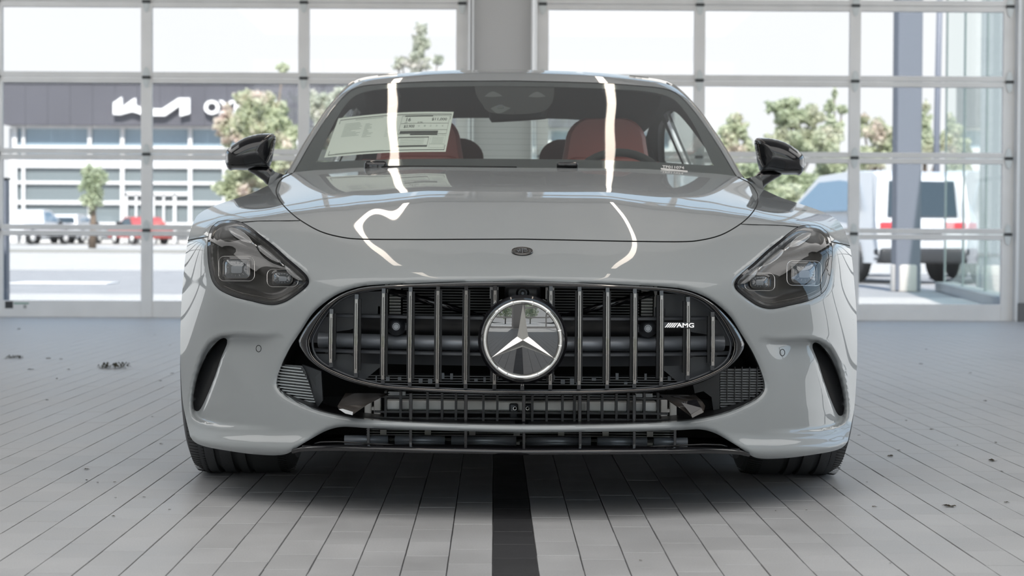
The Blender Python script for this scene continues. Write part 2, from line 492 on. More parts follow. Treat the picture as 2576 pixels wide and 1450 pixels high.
# bonnet and wing tops: one smooth polynomial Z(X, Y) through the measured sections
_H = []
for Y_, rr_ in ((5.02, [(0, .706), (.3, .707), (.5, .702), (.6, .694)]),
                (5.2, [(0, .752), (.26, .754), (.5, .746), (.7, .732), (.8, .722), (.87, .695)]),
                (5.4, [(0, .796), (.27, .797), (.5, .786), (.7, .765), (.8, .756), (.88, .735), (.93, .70)]),
                (5.6, [(0, .833), (.28, .833), (.5, .818), (.68, .796), (.8, .785), (.88, .770), (.94, .735)]),
                (5.9, [(0, .874), (.3, .871), (.5, .854), (.7, .831), (.8, .818), (.86, .806), (.90, .79)]),
                (6.15, [(0, .897), (.3, .894), (.5, .878), (.7, .853), (.8, .838), (.86, .822)]),
                (6.4, [(0, .917), (.3, .914), (.5, .898), (.7, .875), (.8, .860), (.84, .850)])):
    _H += [(x, Y_ - 5.7, z) for x, z in rr_]
_H = np.array(_H)
def _B(x, y): return np.stack([x ** i * y ** j for i in (0, 2, 4, 8) for j in (0, 1, 2)] + [y ** 3], -1)
_c = np.linalg.solve(_B(_H[:, 0], _H[:, 1]).T @ _B(_H[:, 0], _H[:, 1]) + 1e-5 * np.eye(13), _B(_H[:, 0], _H[:, 1]).T @ _H[:, 2])
def hoodz(x, Y): return float(_B(np.array(x), np.array(Y - 5.7)) @ _c) + 0.0045 * math.exp(-((x - .28) / .075) ** 2) * min(1, max(0, (Y - 5.0) / .5))
for Y_ in (5.12, 5.25, 5.4, 5.6, 5.8, 6.0, 6.2, 6.35):
    xe = .93 if Y_ > 5.35 else .86
    if Y_ > 5.8: xe = .89
    if Y_ > 6.1: xe = .85
    BODY += SEC(Y_, [(x, hoodz(x, Y_)) for x in (0, .1, .19, .28, .37, .48, .6, .72, .82, xe)])
BODY += [(0, 184, 6.5), (200, 184, 6.52), (380, 181, 6.6), (545, 171, 6.75), (600, 160, 6.72)]
def rows(V, ys, us=(0, 200, 350, 450, 540, 620, 700, 760, 810, 845)):
    return [(u, V, y) for u, y in zip(us, ys) if y]
BODY += rows(3, (4.985, 4.99, 5.01, 5.045, 5.085, 5.13, 5.18, 5.25, 5.36, 5.5))
BODY += rows(-50, (4.80, 4.815, 4.855, 4.895, 4.95, 5.01, 5.08, 5.16, 5.27, 5.42))
BODY += rows(-107, (4.73, 4.742, 4.782, 4.828, 4.885, 4.95, 5.03, 5.11, 5.22, 5.36))
BODY += rows(-200, (4.695, 4.705, 4.745, 4.79, 4.85, 4.92, 5.00, 5.08, 5.17, 5.28))
BODY += rows(-300, (4.68, 4.69, 4.73, 4.775, 4.835, 4.90, 4.98, 5.055, 5.14, 5.24))
BODY += rows(-400, (4.665, 4.675, 4.715, 4.76, 4.82, 4.885, 4.96, 5.035, 5.12, 5.21))
BODY += rows(-470, (4.655, 4.665, 4.70, 4.745, 4.805, 4.87, 4.94, 5.01, 5.09, 5.17))
BODY += rows(-535, (4.65, 4.66, 4.69, 4.735, 4.80, 4.865, 4.935, 5.00, 5.07, 5.14))
class BSpl:
    """uniform cubic B-spline through blurred samples of a field: keeps the reflections in the paint calm"""
    def __init__(s, F, u1=960, v0=-640, v1=300, h=10.0, sig=2.6):
        s.h = h; s.u0 = -u1 - 60; s.v0 = v0
        us = np.arange(s.u0, u1 + 60 + h, h); vs_ = np.arange(v0, v1 + h, h)
        UU, VV = np.meshgrid(us, vs_, indexing='ij')
        A = F(UU.ravel(), VV.ravel()).reshape(UU.shape)
        k = np.exp(-0.5 * (np.arange(-8, 9) / sig) ** 2); k /= k.sum()
        for ax in (0, 1):
            P = np.concatenate([2 * np.take(A, [0], ax) - np.flip(np.take(A, range(1, 9), ax), ax), A, 2 * np.take(A, [-1], ax) - np.flip(np.take(A, range(-9, -1), ax), ax)], ax)
            A = sum(k[i] * np.take(P, range(i, i + A.shape[ax]), ax) for i in range(17))
        s.A = A
    def __call__(s, U, V):
        U = np.abs(np.atleast_1d(U).astype(float)).ravel(); V = np.atleast_1d(V).astype(float).ravel()
        x = np.clip((U - s.u0) / s.h, 1, s.A.shape[0] - 3.001); y = np.clip((V - s.v0) / s.h, 1, s.A.shape[1] - 3.001)
        i = np.floor(x).astype(int); j = np.floor(y).astype(int); fx = x - i; fy = y - j
        def w(f): return [(1 - f) ** 3 / 6, (3 * f ** 3 - 6 * f ** 2 + 4) / 6, (-3 * f ** 3 + 3 * f ** 2 + 3 * f + 1) / 6, f ** 3 / 6]
        wx, wy = w(fx), w(fy)
        return sum(wx[a] * wy[b] * s.A[i + a - 1, j + b - 1] for a in range(4) for b in range(4))
_YB = BSpl(TPS(BODY, 0.03))
def YF0(U, V):                     # with the two power ridges of the bonnet
    U = np.abs(np.atleast_1d(U).astype(float)).ravel(); V = np.atleast_1d(V).astype(float).ravel()
    f = 1 / (1 + np.exp(-(V - 22) / 14.0)) / (1 + np.exp((V - 190) / 12.0))
    return _YB(U, V) - 0.022 * np.exp(-0.5 * ((U - 245) / 52.0) ** 2) * f
def sym(pts, f=None):
    """left-hand photo pixels -> (U>0, V) using the body's own depth field"""
    f = f or YF0; out = []
    for px, py in pts:
        Y = 5.2
        for _ in range(5):
            U, V = uv(px, py, Y); Y = float(f(U, V)[0]) if callable(f) else f
        out.append((abs(U), V))
    return out
def catmull(P, step, closed=False, sharp=()):
    P = [np.array(p, float) for p in P]; n = len(P); out = []
    for i in range(n if closed else n - 1):
        p1, p2 = P[i], P[(i + 1) % n]
        p0 = P[i - 1] if (closed or i > 0) and i not in sharp else 2 * p1 - p2
        p3 = P[(i + 2) % n] if (closed or i + 2 < n) and (i + 1) % n not in sharp else 2 * p2 - p1
        m = max(1, int(round(np.linalg.norm(p2 - p1) / step)))
        for k in range(m):
            t = k / m
            out.append(0.5 * ((2 * p1) + (-p0 + p2) * t + (2 * p0 - 5 * p1 + 4 * p2 - p3) * t * t + (-p0 + 3 * p1 - 3 * p2 + p3) * t ** 3))
    if not closed: out.append(P[-1])
    return np.array(out)
def pip(P, poly):
    x, y = P[:, 0], P[:, 1]; ins = np.zeros(len(P), bool)
    xj, yj = poly[-1]
    for xi, yi in poly:
        c = ((yi > y) != (yj > y)) & (x < (xj - xi) * (y - yi) / (yj - yi + 1e-12) + xi)
        ins ^= c; xj, yj = xi, yi
    return ins
def dist(P, line, closed=False):
    line = np.asarray(line, float); d = np.full(len(P), 1e9); n = len(line)
    for i in range(n if closed else n - 1):
        a, b = line[i], line[(i + 1) % n]; ab = b - a; l2 = ab @ ab
        if l2 < 1e-12: continue
        t = np.clip(((P - a) @ ab) / l2, 0, 1)
        d = np.minimum(d, np.linalg.norm(P - (a + t[:, None] * ab), axis=1))
    return d
def offset(line, h, closed=False):
    line = np.asarray(line, float); n = len(line); out = []
    for i in range(n):
        a = line[(i - 1) % n] if closed or i else line[i]
        b = line[(i + 1) % n] if closed or i < n - 1 else line[i]
        d = b - a; d /= (np.linalg.norm(d) + 1e-9)
        out.append(line[i] + h * np.array([-d[1], d[0]]))
    return np.array(out)
def area(P): return 0.5 * sum(P[i][0] * P[(i + 1) % len(P)][1] - P[(i + 1) % len(P)][0] * P[i][1] for i in range(len(P)))
def inset(P, h):                   # positive h shrinks a closed loop
    return offset(P, h if area(P) > 0 else -h, True)
def mesh2d(outer, holes=(), lines=(), step=7.0):
    """constrained triangulation of a region; returns points, triangles"""
    V = []; E = []
    def loop(P, closed=True):
        n0 = len(V); V.extend([tuple(p) for p in P]); n = len(P)
        E.extend([(n0 + i, n0 + (i + 1) % n) for i in range(n if closed else n - 1)])
    loop(outer)
    for h in holes: loop(h)
    for l in lines: loop(l, False)
    lo, hi = np.min(outer, 0), np.max(outer, 0)
    G = []
    for j, y in enumerate(np.arange(lo[1], hi[1], step * 0.866)):
        for x in np.arange(lo[0] + (step / 2 if j % 2 else 0), hi[0], step): G.append((x, y))
    G = np.array(G)
    ok = pip(G, outer)
    for h in holes: ok &= ~pip(G, h)
    G = G[ok]
    d = dist(G, outer, True)
    for h in holes: d = np.minimum(d, dist(G, h, True))
    for l in lines: d = np.minimum(d, dist(G, l))
    G = G[d > step * 0.45]
    V += [tuple(g) for g in G]
    r_ = delaunay_2d_cdt([Vector(v) for v in V], E, [], 0, 1e-4)
    P = np.array([v[:] for v in r_[0]]); T = np.array([f[:] for f in r_[2]])
    C = P[T].mean(1); k = pip(C, outer)
    for h in holes: k &= ~pip(C, h)
    return P, T[k]
def surf(name, P, T, Y, mat, parent, lip=0.02, mirror=True, side=0, smooth=True, seam_ok=True, inward=0.0, ang=50):
    """P (U,V) points with depth Y -> mesh object; mirror: both halves in one mesh; side=-1/+1: that half only"""
    used = np.unique(T); mp = -np.ones(len(P), int); mp[used] = np.arange(len(used))
    P = P[used]; Y = Y[used]; T = mp[T]
    def half(s):
        X = s * P[:, 0] * Y / FPX; Z = CH + P[:, 1] * Y / FPX
        return np.c_[X, Y - AX, Z]
    halves = [half(1), half(-1)] if mirror else [half(side)]
    bm = bmesh.new()
    for k, h in enumerate(halves):
        vs = [bm.verts.new(v) for v in h]
        # triangles are anticlockwise in (U, V): seen from -Y on the +X side
        flip = (k == 1) or (not mirror and side < 0)
        for t in T:
            t = t[::-1] if flip else t
            try: bm.faces.new([vs[i] for i in t])
            except ValueError: pass
    if mirror: bmesh.ops.remove_doubles(bm, verts=[v for v in bm.verts if abs(v.co.x) < 1e-4], dist=2e-4)
    for f in bm.faces: f.smooth = smooth
    if lip:
        be = [e_ for e_ in bm.edges if len(e_.link_faces) == 1]
        r_ = bmesh.ops.extrude_edge_only(bm, edges=be)
        nv = [g for g in r_['geom'] if isinstance(g, bmesh.types.BMVert)]
        for v in nv: v.co.y += lip
        for e_ in be: e_.smooth = False
        for g in r_['geom']:
            if isinstance(g, bmesh.types.BMFace): g.smooth = True
    me = bpy.data.meshes.new(name); bm.normal_update(); bm.to_mesh(me); bm.free()
    me.materials.append(mat)
    o = bpy.data.objects.new(name, me); COL.objects.link(o); o.parent = parent
    return o
def prune(o):
    return o

# ---------------------------------------------------------------- car materials
M['paint'] = pm('light grey paint', (0.315, 0.335, 0.342), 0.42, 0.0, coat=1.0, crough=0.015, spec=0.4)
M['gloss_black'] = pm('gloss black trim', (0.010, 0.010, 0.012), 0.08, 0, coat=0.6, crough=0.02)
M['black'] = pm('matt black plastic', (0.012, 0.0125, 0.014), 0.42)
M['cavity'] = pm('dark cavity', (0.004, 0.0045, 0.005), 0.8)
M['dark_grey'] = pm('dark grey plastic', (0.060, 0.065, 0.073), 0.36)
M['tube'] = pm('satin duct', (0.30, 0.32, 0.35), 0.38, 0.3)
M['chrome'] = pm('polished metal', (0.80, 0.79, 0.77), 0.07, 1.0)
M['dark_chrome'] = pm('dark polished metal', (0.23, 0.215, 0.20), 0.14, 1.0)
M['silver'] = pm('cast aluminium', (0.88, 0.87, 0.84), 0.42, 0.15)
M['fin'] = pm('cooler fins', (0.45, 0.47, 0.47), 0.4, 0.5)
M['fin_dark'] = pm('dark cooler fins', (0.20, 0.205, 0.21), 0.45, 0.5)
M['rubber'] = pm('tyre rubber', (0.075, 0.078, 0.083), 0.62, bump=(140, 0.35))
M['groove'] = pm('tyre groove', (0.006, 0.006, 0.006), 0.9)
M['lens'] = glass('headlamp cover', (0.90, 0.90, 0.90), 1.5)
M['bucket'] = pm('headlamp bezel', (0.030, 0.028, 0.025), 0.30, 0.2, coat=0.3)
M['petal'] = pm('running light guide', (0.40, 0.40, 0.40), 0.22, 0.1, coat=0.6)
M['optic'] = pm('projector glass', (0.10, 0.11, 0.12), 0.06, 0.3, coat=1.0)
M['winglet'] = pm('smoked gloss panel', (0.085, 0.075, 0.068), 0.10, 0.5, coat=0.8)
M['shield'] = glass('windshield glass', (0.93, 0.98, 0.95), 1.5)
M['side_glass'] = glass('side window glass', (0.95, 0.99, 0.965), 1.35)
M['frit'] = pm('black glass border', (0.012, 0.013, 0.015), 0.06, coat=0.5)
M['red'] = pm('red leather', (0.30, 0.060, 0.045), 0.5, bump=(50, 0.2))
M['red_dark'] = pm('dark red leather', (0.14, 0.035, 0.03), 0.55)
M['inner'] = pm('black cabin lining', (0.020, 0.021, 0.022), 0.7)
M['liner'] = pm('grey headliner', (0.075, 0.08, 0.08), 0.85)
M['paper'] = pm('window sticker paper', (0.84, 0.86, 0.80), 0.7)
M['ink'] = pm('printed ink', (0.05, 0.055, 0.05), 0.7)
M['ink_soft'] = pm('faint printed ink', (0.50, 0.55, 0.50), 0.7)
M['white'] = pm('white plastic', (0.75, 0.74, 0.72), 0.5)
M['sensor'] = pm('sensor face', (0.22, 0.24, 0.26), 0.45)

# ---------------------------------------------------------------- body outlines (left half, photo pixels)
OPEN = [(1318, 708), (1180, 709), (1040, 713), (965, 716), (909, 721), (862, 735), (824.6, 756), (787, 789), (759, 831), (731, 873), (710, 915),
        (698, 948), (695.6, 969), (700, 980), (708, 990), (726.5, 1003), (766, 1022), (809, 1037), (865.5, 1049), (932, 1057), (1031, 1063.5), (1180, 1068.5), (1318, 1070.7)]
STRIP = [(1318, 1089), (1180, 1086), (1031, 1081.5), (932, 1078), (885.6, 1075), (862, 1074.5), (840, 1078), (815, 1087), (778, 1107.5), (757, 1120), (742, 1130),
         (731, 1138), (718, 1143.5), (700, 1146), (674.5, 1146), (628, 1142.5), (581, 1136), (524, 1126), (496, 1117), (484, 1108)]
SIL = [(477.5, 1098), (468, 1056), (461, 1020), (457.5, 985), (455, 939), (453.5, 880), (454, 821), (456, 770), (459, 728), (463, 680), (468, 634), (474, 600), (481, 575),
       (489, 555), (499, 540), (527, 523), (580, 504), (632, 487), (674, 467)]
COWL = [(690, 455), (706, 446), (724, 437), (744, 429), (790, 424), (842, 421), (919, 420), (1000, 420), (1174, 421), (1284, 422)]
HEAD = [(543, 561.5), (555, 556), (568, 554), (592.7, 555), (612.6, 561.5), (634, 574.8), (659, 594.6), (692, 621), (725, 651), (750, 672), (768, 689), (776, 701), (777, 712),
        (769, 724), (741.7, 745), (716.8, 760), (692, 767), (667, 766), (634, 758.4), (592.7, 748.5), (564.6, 737), (546.4, 725), (533, 705.5), (525, 672), (522, 639), (522, 606), (529, 577)]
VENT = [(569, 852), (572, 864), (557, 901), (541, 948), (520, 999.6), (506, 1028), (498, 1035), (490, 1033), (487, 1020), (487, 1000), (494, 962), (505.6, 924.6), (524, 887), (543, 863.6), (558, 852.5)]
SEAM = [(744, 429), (730, 439), (714, 447), (703, 457), (697, 470), (695, 485), (705, 507), (730, 534), (761, 558), (807, 583), (859, 597), (912, 602), (1040, 603), (1180, 602.5), (1312, 602)]
ARCH = [(700, 838), (670, 842), (640, 842), (610, 840), (580, 840), (556, 843), (528, 858), (508, 886), (494, 925), (484, 965), (478, 1005), (478, 1035), (484, 1052)]
CREASE = [(484, 1052), (500, 1064), (530, 1073), (580, 1080), (640, 1083), (700, 1085), (770, 1082), (820, 1070)]
pO = catmull(sym(OPEN), 6); pO[0, 0] = 0; pO[-1, 0] = 0
pS = catmull(sym(STRIP), 6); pS[0, 0] = 0
pSil = catmull(sym(SIL), 6)
pC = catmull(sym(COWL), 8); pC[-1, 0] = 0
pH = catmull(sym(HEAD), 5, True)
pV = catmull(sym(VENT), 5, True)
pSeam = catmull(sym(SEAM), 6); pSeam[-1, 0] = 0
ax1 = [(0, v) for v in np.arange(pC[-1, 1] - 8, pO[0, 1] + 4, -8)]
ax1 = [p for p in ax1 if abs(p[1] - pSeam[-1, 1]) > 4]
vs_ = pSeam[-1, 1]
i_ = next(i for i, p in enumerate(ax1) if p[1] < vs_)
G_ = 1.5
sA = offset(pSeam, -G_); sB = offset(pSeam, G_)           # one inside the hood, one outside
sA[0] = pSeam[0] + (-2, -1); sB[0] = pSeam[0] + (2, -1)
sA[-1] = (0, vs_ + G_); sB[-1] = (0, vs_ - G_)
if sA[len(sA) // 2, 1] < sB[len(sB) // 2, 1]: sA, sB = sB, sA; sA[-1] = (0, vs_ + G_); sB[-1] = (0, vs_ - G_)
ax1 = ax1[:i_] + [(0, vs_ + G_), (0, vs_ - G_)] + ax1[i_:]
ax2 = [(0, (pO[-1, 1] + pS[0, 1]) / 2)]
outer = np.array(list(ax1) + list(pO) + ax2 + list(pS) + list(pSil) + list(pC))
# seams fascia/fender
fs1 = np.array(sym([(471, 607), (496, 600), (521, 595)])); fs1[0] = pSil[np.argmin(np.linalg.norm(pSil - fs1[0], axis=1))]; fs1[-1] = pH[np.argmin(np.linalg.norm(pH - fs1[-1], axis=1))]
fs2 = np.array(sym([(608, 560), (650, 556.5), (700, 556), (757, 556.5)])); fs2[0] = pH[np.argmin(np.linalg.norm(pH - fs2[0], axis=1))]; fs2[-1] = sB[np.argmin(np.linalg.norm(sB - fs2[-1], axis=1))]
P2, T2 = mesh2d(outer, [pH, pV], [sA, sB, fs1, fs2], 6.5)
pArch = catmull(sym(ARCH), 6); pCre = catmull(sym(CREASE), 6)
arch_poly = np.array(list(pArch) + list(pCre) + [tuple(sym([(860, 1040)])[0]), tuple(sym([(800, 990)])[0]), tuple(sym([(760, 900)])[0])])
flare_line = np.array(list(pCre))
low_poly = np.array(list(pCre) + [tuple(p) for p in sym([(880, 1058), (1318, 1075), (1318, 1200), (430, 1200), (430, 1052)])])
def sm(x): x = np.clip(x, 0, 1); return x * x * (3 - 2 * x)
def body_y(P):
    Y = YF0(P[:, 0], P[:, 1])
    # scooped cheek round the vent
    d = dist(P, np.array(list(pArch) + list(pCre)))
    dA = dist(P, pArch); ins = pip(P, arch_poly)
    fade = sm((P[:, 0] - 585) / 110.0)
    Y = Y + np.where(ins, 0.042 * sm(d / 12.0) * np.exp(-np.maximum(dA - 16, 0) / 95.0), 0) * fade
    # ridge round the scoop
    Y = Y - 0.0022 * np.exp(-(dA / 10.0) ** 2) * fade * (~ins)
    # lower flare: the bumper foot kicks forward below the crease
    d2 = dist(P, flare_line); inl = pip(P, low_poly)
    fade2 = sm((P[:, 0] - 480) / 90.0)
    Y = Y - np.where(inl, 0.045 * sm(d2 / 52.0), 0) * fade2
    dbot = np.clip(pip(P, low_poly) * (-(P[:, 1]) - 505) / 45.0, 0, 1.4)
    Y = Y + 0.040 * dbot ** 2 * fade2
    # rolled edges of the openings
    for line, closed, w_, h_ in ((pO, False, 11, 0.010), (pH, True, 9, 0.006), (pV, True, 9, 0.010), (pS, False, 9, 0.012)):
        dd = dist(P, line, closed)
        Y = Y + h_ * np.clip(1 - dd / w_, 0, 1) ** 2
    for line in (pSeam, fs1, fs2):
        dd = dist(P, line)
        Y = Y + 0.0012 * np.clip(1 - dd / 5.0, 0, 1) ** 2
    # central fold of the front strip
    return Y
Y2 = body_y(P2)
C2 = P2[T2].mean(1)
cowl_in = [tuple(p) for p in pC[::-1]]
k0 = np.argmin(np.linalg.norm(pC - sA[0], axis=1))
hood_poly = np.array(list(sA) + [(0, 400), (sA[0][0] - 0.0, 400)])
hoodB_poly = np.array(list(sB) + [(0, 400), (sB[0][0], 400)])
in_h = pip(C2, hood_poly); in_hb = pip(C2, hoodB_poly)
gap = in_hb & ~in_h
# fender: above the two short seams
kS = np.argmin(np.linalg.norm(pSil - fs1[0], axis=1))
kB = np.argmin(np.linalg.norm(sB - fs2[-1], axis=1))
hc = pH.mean(0)
fender_poly = np.array([tuple(p) for p in fs1] + [tuple(hc)] + [tuple(p) for p in fs2] + [tuple(p) for p in sB[:kB + 1][::-1]] + [(sB[0][0], 420), (1100, 420), (1100, fs1[0][1])])
in_f = pip(C2, fender_poly) & ~in_hb
surf('hood', P2, T2[in_h], Y2, M['paint'], car)
surf('front_fascia', P2, T2[~in_hb & ~in_f], Y2, M['paint'], car, lip=0.035)
for s in (-1, 1):
    surf('front_fender', P2, T2[in_f], Y2, M['paint'], car, lip=0.012, mirror=False, side=s)
pg = surf('panel_gap', P2, T2[gap], Y2 + 0.006, M['cavity'], car, lip=0)
# thin fender seams
for s in (-1, 1):
    for ln in (fs1, fs2):
        q = catmull([tuple(p) for p in ln], 4); yy = YF0(q[:, 0], q[:, 1]) - 0.0004
        MB().tube([loc(s * u, v, y) for (u, v), y in zip(q, yy)], 0.0011, 5).build('panel_seam', M['cavity'], car)

# ---------------------------------------------------------------- body sides from the silhouette rearwards
YR = 9.36 - AX
sil3 = [loc(u, v, y) for (u, v), y in zip(pSil, body_y(pSil))]
def side_panel(s):
    cols = 120; vs = []; n = len(sil3)
    for k, p in enumerate(sil3):
        h = (p.z - 0.18) / 0.68
        for j in range(cols):
            t = (j / (cols - 1)) ** 1.15
            y = p.y + (YR - p.y) * t
            yw = y + AX
            flare = 0.985 if yw < 7 else 0.992
            base = flare - 0.16 * max(0, (p.z - 0.62) / 0.25) ** 2 - 0.035 * sm(np.array((0.35 - p.z) / 0.2)) - 0.03 * math.sin(math.pi * min(max((yw - 6.0) / 2.0, 0), 1))
            base -= 0.10 * max(0, (yw - 8.7) / 0.66) ** 2
            b_ = float(sm(np.array((y - p.y) / 0.55)))
            x = p.x * (1 - b_) + max(base, 0) * b_ if True else 0
            if b_ < 1: x = p.x + (max(base, p.x * 0.985) - p.x) * b_
            z = p.z + 0.06 * h * sm(np.array((yw - 7.2) / 1.2)) * 1.0
            vs.append((s * x, y, float(z)))
    fs = []; RA = 0.374
    ins = [any((v[1] - w0) ** 2 + (v[2] - 0.345) ** 2 < RA ** 2 for w0 in (0.0, 2.70)) for v in vs]
    snap = {}
    for k in range(n - 1):
        for j in range(cols - 1):
            f = (k * cols + j, k * cols + j + 1, (k + 1) * cols + j + 1, (k + 1) * cols + j)
            c_in = sum(ins[i] for i in f)
            if c_in == 4: continue
            if c_in:
                for i in f:
                    if ins[i] and i not in snap:
                        v = vs[i]; w0 = 0.0 if v[1] < 1.35 else 2.70
                        d_ = math.hypot(v[1] - w0, v[2] - .345); g_ = RA / max(d_, 1e-4)
                        snap[i] = (v[0], w0 + (v[1] - w0) * g_, .345 + (v[2] - .345) * g_)
            fs.append(f[::-1] if s < 0 else f)
    for i, v in snap.items(): vs[i] = v
    o = mk('body_side', vs, fs, M['paint'], car, True)
    return [Vector(vs[(n - 1) * cols + j]) for j in range(cols)]
tops = {s: side_panel(s) for s in (-1, 1)}

# ---------------------------------------------------------------- windshield, pillars, roof
def glass_y(x, z): return 6.455 + (z - .926) / .437 + .10 * (z - .926) ** 2 * 4 + .42 * x * x
GL = []
for x_ in (0, .2, .4, .6, .78):
    for z_ in (.90, 1.0, 1.1, 1.2, 1.32):
        Y_ = glass_y(x_, z_); GL.append((x_ * FPX / Y_, (z_ - CH) * FPX / Y_, Y_))
YG = TPS(GL, 0.0001)
PIN = [(733, 441), (743, 425), (752, 409), (770, 377), (789, 345), (809, 314), (831, 282), (856, 251), (878, 230), (904, 217.5), (954, 211), (1040, 206), (1126, 203.5), (1284, 202.5)]
POUT = [(721.5, 439.5), (729.5, 425), (737.4, 411), (756, 377), (775.4, 345), (796, 314), (817, 282), (842, 251), (868, 223), (894, 204), (930, 194), (1030, 183), (1126, 177.5), (1284, 175)]
FIN = [(797, 409), (813, 370), (833, 324), (850, 293), (871, 262), (900, 238), (954, 225), (1040, 220), (1195, 217), (1284, 217)]
gI = np.array(sym(PIN, YG)); gI[-1, 0] = 0
gO = np.array(sym(POUT, lambda u, v: YG(u, v) + 0.15)); gO[-1, 0] = 0
gI = catmull(gI, 10); gI[-1, 0] = 0
def resamp(P, n):
    P = np.asarray(P, float); d = np.r_[0, np.cumsum(np.linalg.norm(np.diff(P, axis=0), axis=1))]
    t = np.linspace(0, d[-1], n); return np.stack([np.interp(t, d, P[:, i]) for i in range(P.shape[1])], 1)
bot = [(0, 172), (150, 172), (300, 171), (450, 167), (540, 160)]
bot = catmull(bot, 10)
w_out = np.array([tuple(p) for p in gI[::-1][:-1]] + [tuple(p) for p in bot[::-1]][1:])      # axis top -> pillar base -> bottom -> axis
w_out = np.array([tuple(p) for p in gI[::-1]] + [tuple(p) for p in bot[::-1] if p[0] < gI[0, 0] - 4])
fr = np.array(sym(FIN, YG)); fr[-1, 0] = 0
fr = catmull(fr, 8); fr[-1, 0] = 0
fb = catmull([(0, 203), (180, 202), (350, 198), (fr[0, 0] - 12, 191), (fr[0, 0], 197)], 8)[:-1]
f_in = np.array([tuple(p) for p in fr[::-1]] + [tuple(p) for p in fb[::-1]])
PG, TG = mesh2d(w_out, [], [f_in[:]], 12)
YGv = YG(PG[:, 0], PG[:, 1])
Cg = PG[TG].mean(1); clear = pip(Cg, f_in)
surf('windshield', PG, TG, YGv, M['shield'], car, lip=0)
surf('glass_border', PG, TG[~clear], YGv + 0.006, M['frit'], car, lip=0)
# roof skin and pillars: strips from the glass edge outwards and back
n_ = 44
a0 = resamp(gI, n_); a1 = resamp(catmull([tuple(p) for p in gO], 10), n_); a1[-1, 0] = 0; a0[-1, 0] = 0
y0_ = YG(a0[:, 0], a0[:, 1])
top_w = sm((a1[:, 1] - 330) / 90.0)
y1_ = y0_ + 0.035 + 0.235 * top_w
ym = (y0_ + y1_) / 2
def ring(P, Y): return [loc(u, v, y) for (u, v), y in zip(P, Y)]
r0 = ring(a0, y0_ - 0.002)
am = a0 * 0.40 + a1 * 0.60; am[:, 1] += 1.0 * (1 - top_w); rm = ring(am, y0_ * 0.55 + y1_ * 0.45)
rs = ring(a1, y1_)
r2 = []
for p, tw in zip(rs, top_w):
    r2.append(Vector((p.x * (1 - 0.0 * tw) + 0.004 * (1 - tw), p.y + 0.07 + 0.25 * tw, p.z - 0.012 * (1 - tw) - 0.004 * tw)))
strip_ = [r0, rm, rs, r2]
vs = []; fs = []
for s in (1, -1):
    b0 = len(vs)
    for r_ in strip_: vs += [(s * p.x, p.y, p.z) for p in r_]
    for i in range(len(strip_) - 1):
        for k in range(n_ - 1):
            f = (b0 + i * n_ + k, b0 + i * n_ + k + 1, b0 + (i + 1) * n_ + k + 1, b0 + (i + 1) * n_ + k)
            fs.append(f if s < 0 else f[::-1])
roof_front = mk('roof_frame', vs, fs, M['paint'], car, True)
# bright trim along the pillar's outer edge
for s in (-1, 1):
    q = [Vector((s * p.x, p.y + 0.003, p.z)) for p in rs[:26]]
    MB().tube(q, 0.0045, 6).build('pillar_trim', M['chrome'], car)
# rest of the roof: from the r2 ring rearwards, for the ring points above the side windows
k1 = next(k for k in range(n_) if top_w[k] > 0.35)
prev = r2[k1:]
sections = [prev]
for Yk, zc, sh in ((8.05, 1.338, 0.97), (8.45, 1.302, 0.92), (8.75, 1.262, 0.86)):
    z00 = prev[-1].z; sec = []
    for p in prev:
        sec.append(Vector((p.x * sh, Yk - AX, zc + (p.z - z00) * 0.9)))
    sections.append(sec)
m_ = len(prev); vs = []; fs = []
for s in (1, -1):
    b0 = len(vs)
    for r_ in sections: vs += [(s * p.x, p.y, p.z) for p in r_]
    for i in range(len(sections) - 1):
        for k in range(m_ - 1):
            f = (b0 + i * m_ + k, b0 + i * m_ + k + 1, b0 + (i + 1) * m_ + k + 1, b0 + (i + 1) * m_ + k)
            fs.append(f if s < 0 else f[::-1])
mk('roof', vs, fs, M['paint'], car, True)
mk('headliner', [(x, y - 0.02 if i < 0 else y, z - 0.02) for i, (x, y, z) in enumerate(vs)], fs, M['liner'], car, True)
# header lining between glass and roof
vs = []; fs = []
for s in (1, -1):
    b0 = len(vs); A_ = r0[k1 - 4:]; B_ = r2[k1 - 4:]
    for p in A_: vs.append((s * p.x, p.y + 0.02, p.z - 0.012))
    for p in B_: vs.append((s * p.x, p.y, p.z - 0.03))
    for k in range(len(A_) - 1):
        fs.append((b0 + k, b0 + k + 1, b0 + len(A_) + k + 1, b0 + len(A_) + k))
mk('header_lining', vs, fs, M['liner'], car, True)
# greenhouse sides (frame with two window openings), glass, shoulders
def gx(Y, Z): return 0.800 - 0.46 * (Z - 0.92) - 0.10 * max(0, (Y - 8.2)) ** 1.3
front_edge = [(p.y + AX + 0.01, p.z) for p in rs[:k1 + 2]]
top_edge = [(8.05, sections[1][0].z), (8.45, sections[2][0].z), (8.75, sections[3][0].z - 0.02), (9.1, 1.05)]
out_yz = np.array(front_edge + top_edge + [(9.2, .93), (8.6, .90), (8.0, .88), (7.4, .87), (6.9, .87), (front_edge[0][0], .86)])
win1 = catmull([(7.02, 0.945), (7.16, 1.03), (7.35, 1.125), (7.55, 1.19), (7.8, 1.215), (8.02, 1.215), (8.06, 1.10), (8.07, 0.965), (7.6, 0.95)], 0.05, True, (0, 5, 7))
win2 = catmull([(8.15, 0.99), (8.15, 1.10), (8.16, 1.20), (8.32, 1.185), (8.5, 1.13), (8.68, 1.05), (8.66, 1.02), (8.4, 1.0)], 0.05, True, (0, 2, 5))
PS, TS = mesh2d(out_yz, [win1, win2], [], 0.06)
